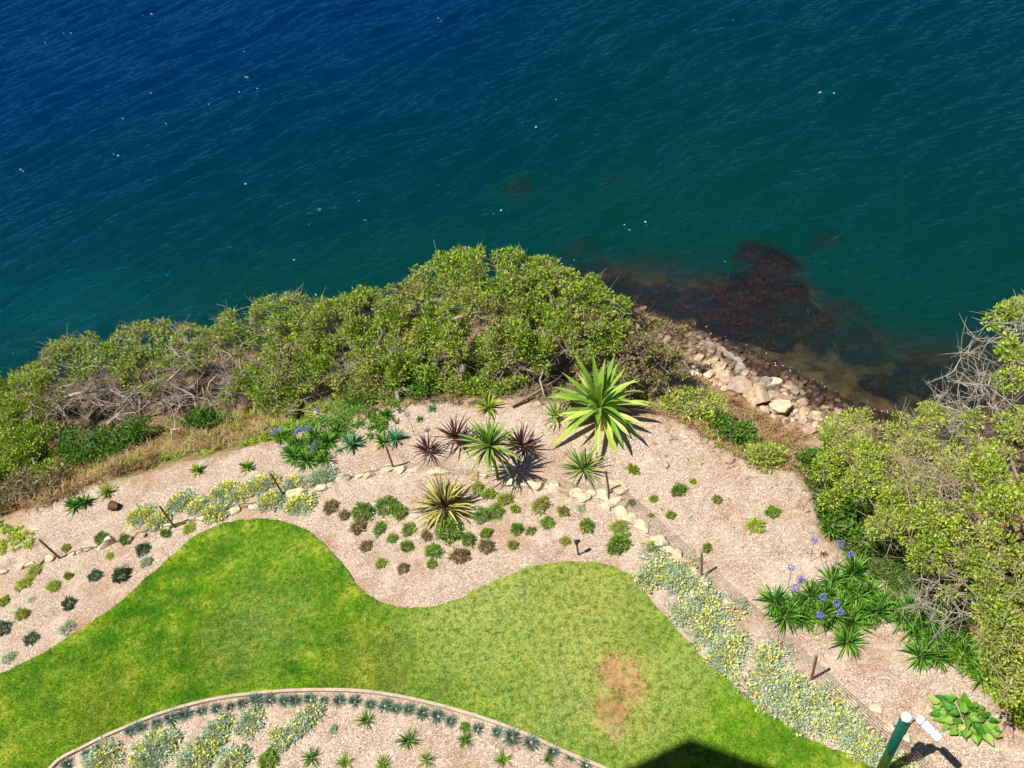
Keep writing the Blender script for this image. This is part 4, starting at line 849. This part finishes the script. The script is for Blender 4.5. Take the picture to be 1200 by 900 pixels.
tufts(scatter([(330, 500), (400, 475), (470, 470), (470, 495), (430, 520), (395, 530), (330, 530)], 330), 12, .22, .03, M_green, 'rockery_weeds', 'leafy green weeds between the rockery plants', 'weeds')
M_dkfill = leafmat('dark_fill', [(.03, .018, .01), (.08, .05, .025), (.16, .1, .055), (.3, .22, .14)], .0, .8)  # dark blade colour adds shade to the ground beneath branches and crowns
tufts(scatter([(40, 440), (200, 430), (340, 430), (350, 470), (300, 492), (180, 500), (60, 510), (20, 480)], 2600), 12, .28, .014, M_dkfill, 'dark_fill_branches', 'dark blades added as shade on the ground beneath the bare branches', 'scrub', -.1, 1.0)
tufts(scatter([(440, 430), (600, 410), (740, 400), (770, 440), (740, 468), (600, 468), (480, 470)], 1600), 12, .28, .014, M_dkfill, 'dark_fill_crowns', 'dark blades added as shade on the ground under the tall crowns', 'litter', -.1, 1.0)
tufts(scatter([(760, 480), (840, 505), (900, 540), (955, 545), (985, 650), (965, 665), (930, 580), (880, 560), (820, 535), (740, 505)], 260), 6, .2, .012, M_dryg, 'dry_litter', 'sparse dry grass and litter along the mulch edge', 'litter', -.1, .9)
tufts(scatter([(520, 490), (790, 505), (930, 570), (930, 660), (860, 690), (740, 560)], 110), 9, .09, .016, M_oliv, 'seedlings', 'faint green seedlings sprouting through the mulch', 'weeds')
# chips and twigs lying on the mulch
mp_ = scatter([(0, 790), (0, 640), (150, 580), (350, 520), (520, 480), (680, 490), (800, 500), (900, 555), (945, 560), (950, 640), (900, 700), (1000, 790), (1190, 860), (1200, 920), (1000, 900), (760, 680), (650, 655), (500, 715), (400, 690), (330, 605), (230, 620), (130, 715)], 60000)
mp_ = np.vstack([mp_, scatter([(60, 899), (140, 858), (250, 822), (370, 811), (490, 823), (610, 860), (715, 906)], 14000)]); mp_ = mp_[~inside(mp_, LAWN)]
M_chip = leafmat('mulch_chips', [(.14, .07, .045), (.42, .28, .19), (.6, .46, .34), (.70, .57, .45), (.86, .78, .67)], .0, .8)
k = len(mp_); az = rng.uniform(0, PI, k); l = rng.uniform(.012, .045, k)[:, None]; wd = rng.uniform(.006, .015, k)[:, None]
d = np.stack([np.cos(az), np.sin(az), rng.normal(0, .3, k)], 1); s_ = np.stack([-np.sin(az), np.cos(az), rng.normal(0, .3, k)], 1); c = np.column_stack([mp_, height(mp_) + .012])
mb = MB(); mb.quads(np.stack([c - d * l * .5 - s_ * wd * .5, c + d * l * .5 - s_ * wd * .5, c + d * l * .5 + s_ * wd * .5, c - d * l * .5 + s_ * wd * .5], 1))
tag(mb.build('wood_chips', M_chip), 'loose wood chips spread over the mulch beds', 'mulch', kind='stuff')

# ------------------------------------------------------------------ fence
M_wire = plain('fence_wire', (.2, .13, .09), .6, .2)
FP = [(70, 654, 1.0), (205, 618, 1.0), (332, 580, 1.0), (461, 548, 1.0), (584, 563, .01), (714, 578, .98), (822, 676, .98), (951, 796, 1.1), (1120, 950, 1.1)]
PB = [G(x, y) for x, y, _ in FP]; fe = empty('wire_fence', PB[0]); b0 = np.array(fe.location)
for (x, y, h), p in zip(FP, PB):
    if h < .1: continue
    mb = MB(); lean = rng.normal(0, .03, 2); mb.tube(np.array([p - [0, 0, .1], p + [lean[0] * .5, lean[1] * .5, h * .5], p + [lean[0], lean[1], h]]) - b0, [.032, .03, .028], 7); mb.build('post', M_stake, fe)
for j in range(7):
    z = .12 + j * .125
    for a, b in zip(range(len(PB) - 1), range(1, len(PB))):
        A, B = PB[a] + [0, 0, z], PB[b] + [0, 0, z]; Q = [A + (B - A) * t - [0, 0, .03 * math.sin(t * PI)] for t in np.linspace(0, 1, 7)]; mb = MB(); mb.tube(np.array(Q) - b0, .003 if a < 5 else .0042, 4); mb.build('wire', M_wire, fe)
tag(fe, 'low wire fence on timber stakes running along the stone edging', 'fence')
# black garden spotlight by the bay
M_black = plain('black_metal', (.02, .018, .018), .5, .1)
e = empty('garden_light', (0, 0, 0)); mb = MB(); mb.tube([(0, 0, 0), (0, 0, .5)], .022, 8); mb.build('post', M_black, e)
mb = MB(); mb.tube([(0, 0, .5), (0, 0, .52), (0, 0, .62), (0, 0, .64)], [.03, .05, .05, .02], 10); mb.tube([(-.02, 0, .58), (.09, .03, .56)], [.035, .045], 8); mb.build('lamp_head', M_black, e)
put(e, 678, 650, 'small black garden spotlight on the mulch above the lawn', 'garden light')
e = empty('tipped_pot', (0, 0, 0)); mb = MB(); an = np.linspace(0, 2 * PI, 14, endpoint=False)
mb.tube([(0, 0, 0), (0, .22, .04)], [.1, .15], 14, cap=False); mb.build('wall', plain('brown_plastic', (.12, .05, .025), .6), e); put(e, 140, 596, 'small brown pot tipped over above the yellow cushions', 'pot', None, 1.0, 1.2, .1)

# ------------------------------------------------------------------ green pole with lamp head
M_gpole, n, out = newmat('dark_green_paint'); bsdf(n, out, ramp(n, noise(n, 12, 4, .6, pos(n)), [(.3, (.004, .07, .045)), (.7, (.008, .10, .065))]), .35, None, .5)
M_wp, n, out = newmat('white_enamel'); bsdf(n, out, (.85, .85, .84), .35, None, .5)
M_gm = plain('grey_bracket', (.3, .3, .32), .5, .1)
pb = np.array([5.335, 4.91, 0.0]); e = empty('camera_pole', pb)
mb = MB(); mb.tube([(0, 0, -.1), (0, 0, 2.9)], .088, 20); mb.build('pole', M_gpole, e, True)
mb = MB(); mb.tube([(0, 0, 2.86), (0, 0, 2.885)], .098, 20); mb.build('collar', M_gpole, e, True)
mb = MB(); mb.tube([(0, 0, 2.9), (0, 0, 2.94), (0, 0, 3.0), (0, 0, 3.03)], [.091, .091, .075, .035], 20); mb.build('cap', M_wp, e, True)
mb = MB()
for a in range(4): q = a * PI / 2 + .4; mb.tube([(math.cos(q) * .085, math.sin(q) * .085, 2.92), (math.cos(q) * .108, math.sin(q) * .108, 2.92)], .012, 6)
mb.build('bolts', M_gm, e)
mb = MB(); mb.tube([(.1, -.03, 2.2), (.105, -.03, 2.6), (.12, -.05, 2.85), (.16, -.1, 2.97)], .012, 6); mb.build('cable', M_black, e, True)
A0 = np.array([.17, -.08, 2.99]); A1 = A0 + np.array([.19, -.33, -.12]); AD = (A1 - A0) / np.linalg.norm(A1 - A0)
mb = MB(); mb.tube([(0, 0, 2.95), (.08, -.03, 3.0), A0 + AD * .05], .028, 8); mb.build('bracket', M_gm, e, True)
mb = MB(); mb.tube([A0 - AD * .03, A0, A0 + AD * .004, A1, A1 + AD * .02], [.05, .072, .076, .076, .068], 16); ho = mb.build('camera_housing', M_wp, e)
mb = MB(); mb.tube([A1 + AD * .02, A1 + AD * .03], [.056, .056], 12); mb.build('lens', M_black, ho)
mb = MB(); mb.tube([A0 + AD * .06, A0 + AD * .085], [.082, .082], 16); mb.tube([A0 + AD * .26, A0 + AD * .275], [.081, .081], 16); mb.build('band', M_gm, ho)
mb = MB(); mb.box((.12, .11, 1.95), (.12, .14, .3), -.5); sb = mb.build('junction_box', M_gm, e)
for i in range(5): mb = MB(); mb.box((.20, .16, 1.84 + i * .055), (.12, .16, .012), -.5); mb.build('fin', M_gm, sb)
mb = MB(); mb.box((.0, .13, 2.3), (.07, .08, .12), -.5); mb.build('switch_box', M_gm, e)
tag(e, 'dark green pole topped with a white security camera head', 'camera pole')

# ------------------------------------------------------------------ house the picture is taken from: its roof corner throws the shadow on the lawn
M_wall = plain('rendered_wall', (.6, .55, .48), .9); M_roof = plain('roof_tile', (.25, .1, .07), .8)
hz = 20.5; kx, ky = math.cos(math.radians(SH_AZ)) / math.tan(e_), math.sin(math.radians(SH_AZ)) / math.tan(e_)
def caster(px, py): q = P(px, py); return np.array([q[0] - kx * hz, q[1] - ky * hz])
ap = caster(806, 866); lf = caster(732, 902); rt = caster(908, 902); dl_ = (lf - ap) / np.linalg.norm(lf - ap); dr_ = (rt - ap) / np.linalg.norm(rt - ap)
foot = np.array([ap, ap + dl_ * 12, ap + dl_ * 12 + dr_ * 26, ap + dr_ * 26])
cenf = foot.mean(0); inn = []
inn = cenf + (foot - cenf) * np.array([.80])
foot_ = foot
e = empty('house', (cenf[0], cenf[1], 0)); b0 = np.array([cenf[0], cenf[1], 0])
def prism(L, z0, z1):
    mb = MB(); k = len(L); V = np.vstack([np.column_stack([L, np.full(k, z0)]), np.column_stack([L, np.full(k, z1)])]) - b0
    mb.add(V, [tuple(range(k))[::-1], tuple(range(k, 2 * k))] + [(i, (i + 1) % k, (i + 1) % k + k, i + k) for i in range(k)]); return mb
prism(foot, hz - .12, hz + .12).build('roof', M_roof, e)
# walls well behind the eaves
wl = np.array([ap + dl_ * 3 + dr_ * 3.5, ap + dl_ * 11 + dr_ * 3.5, ap + dl_ * 11 + dr_ * 25, ap + dl_ * 3 + dr_ * 25]); prism(wl, -.1, hz - .13).build('wall', M_wall, e)
tag(e, 'tall rendered house behind the viewer with wide flat eaves', 'house')
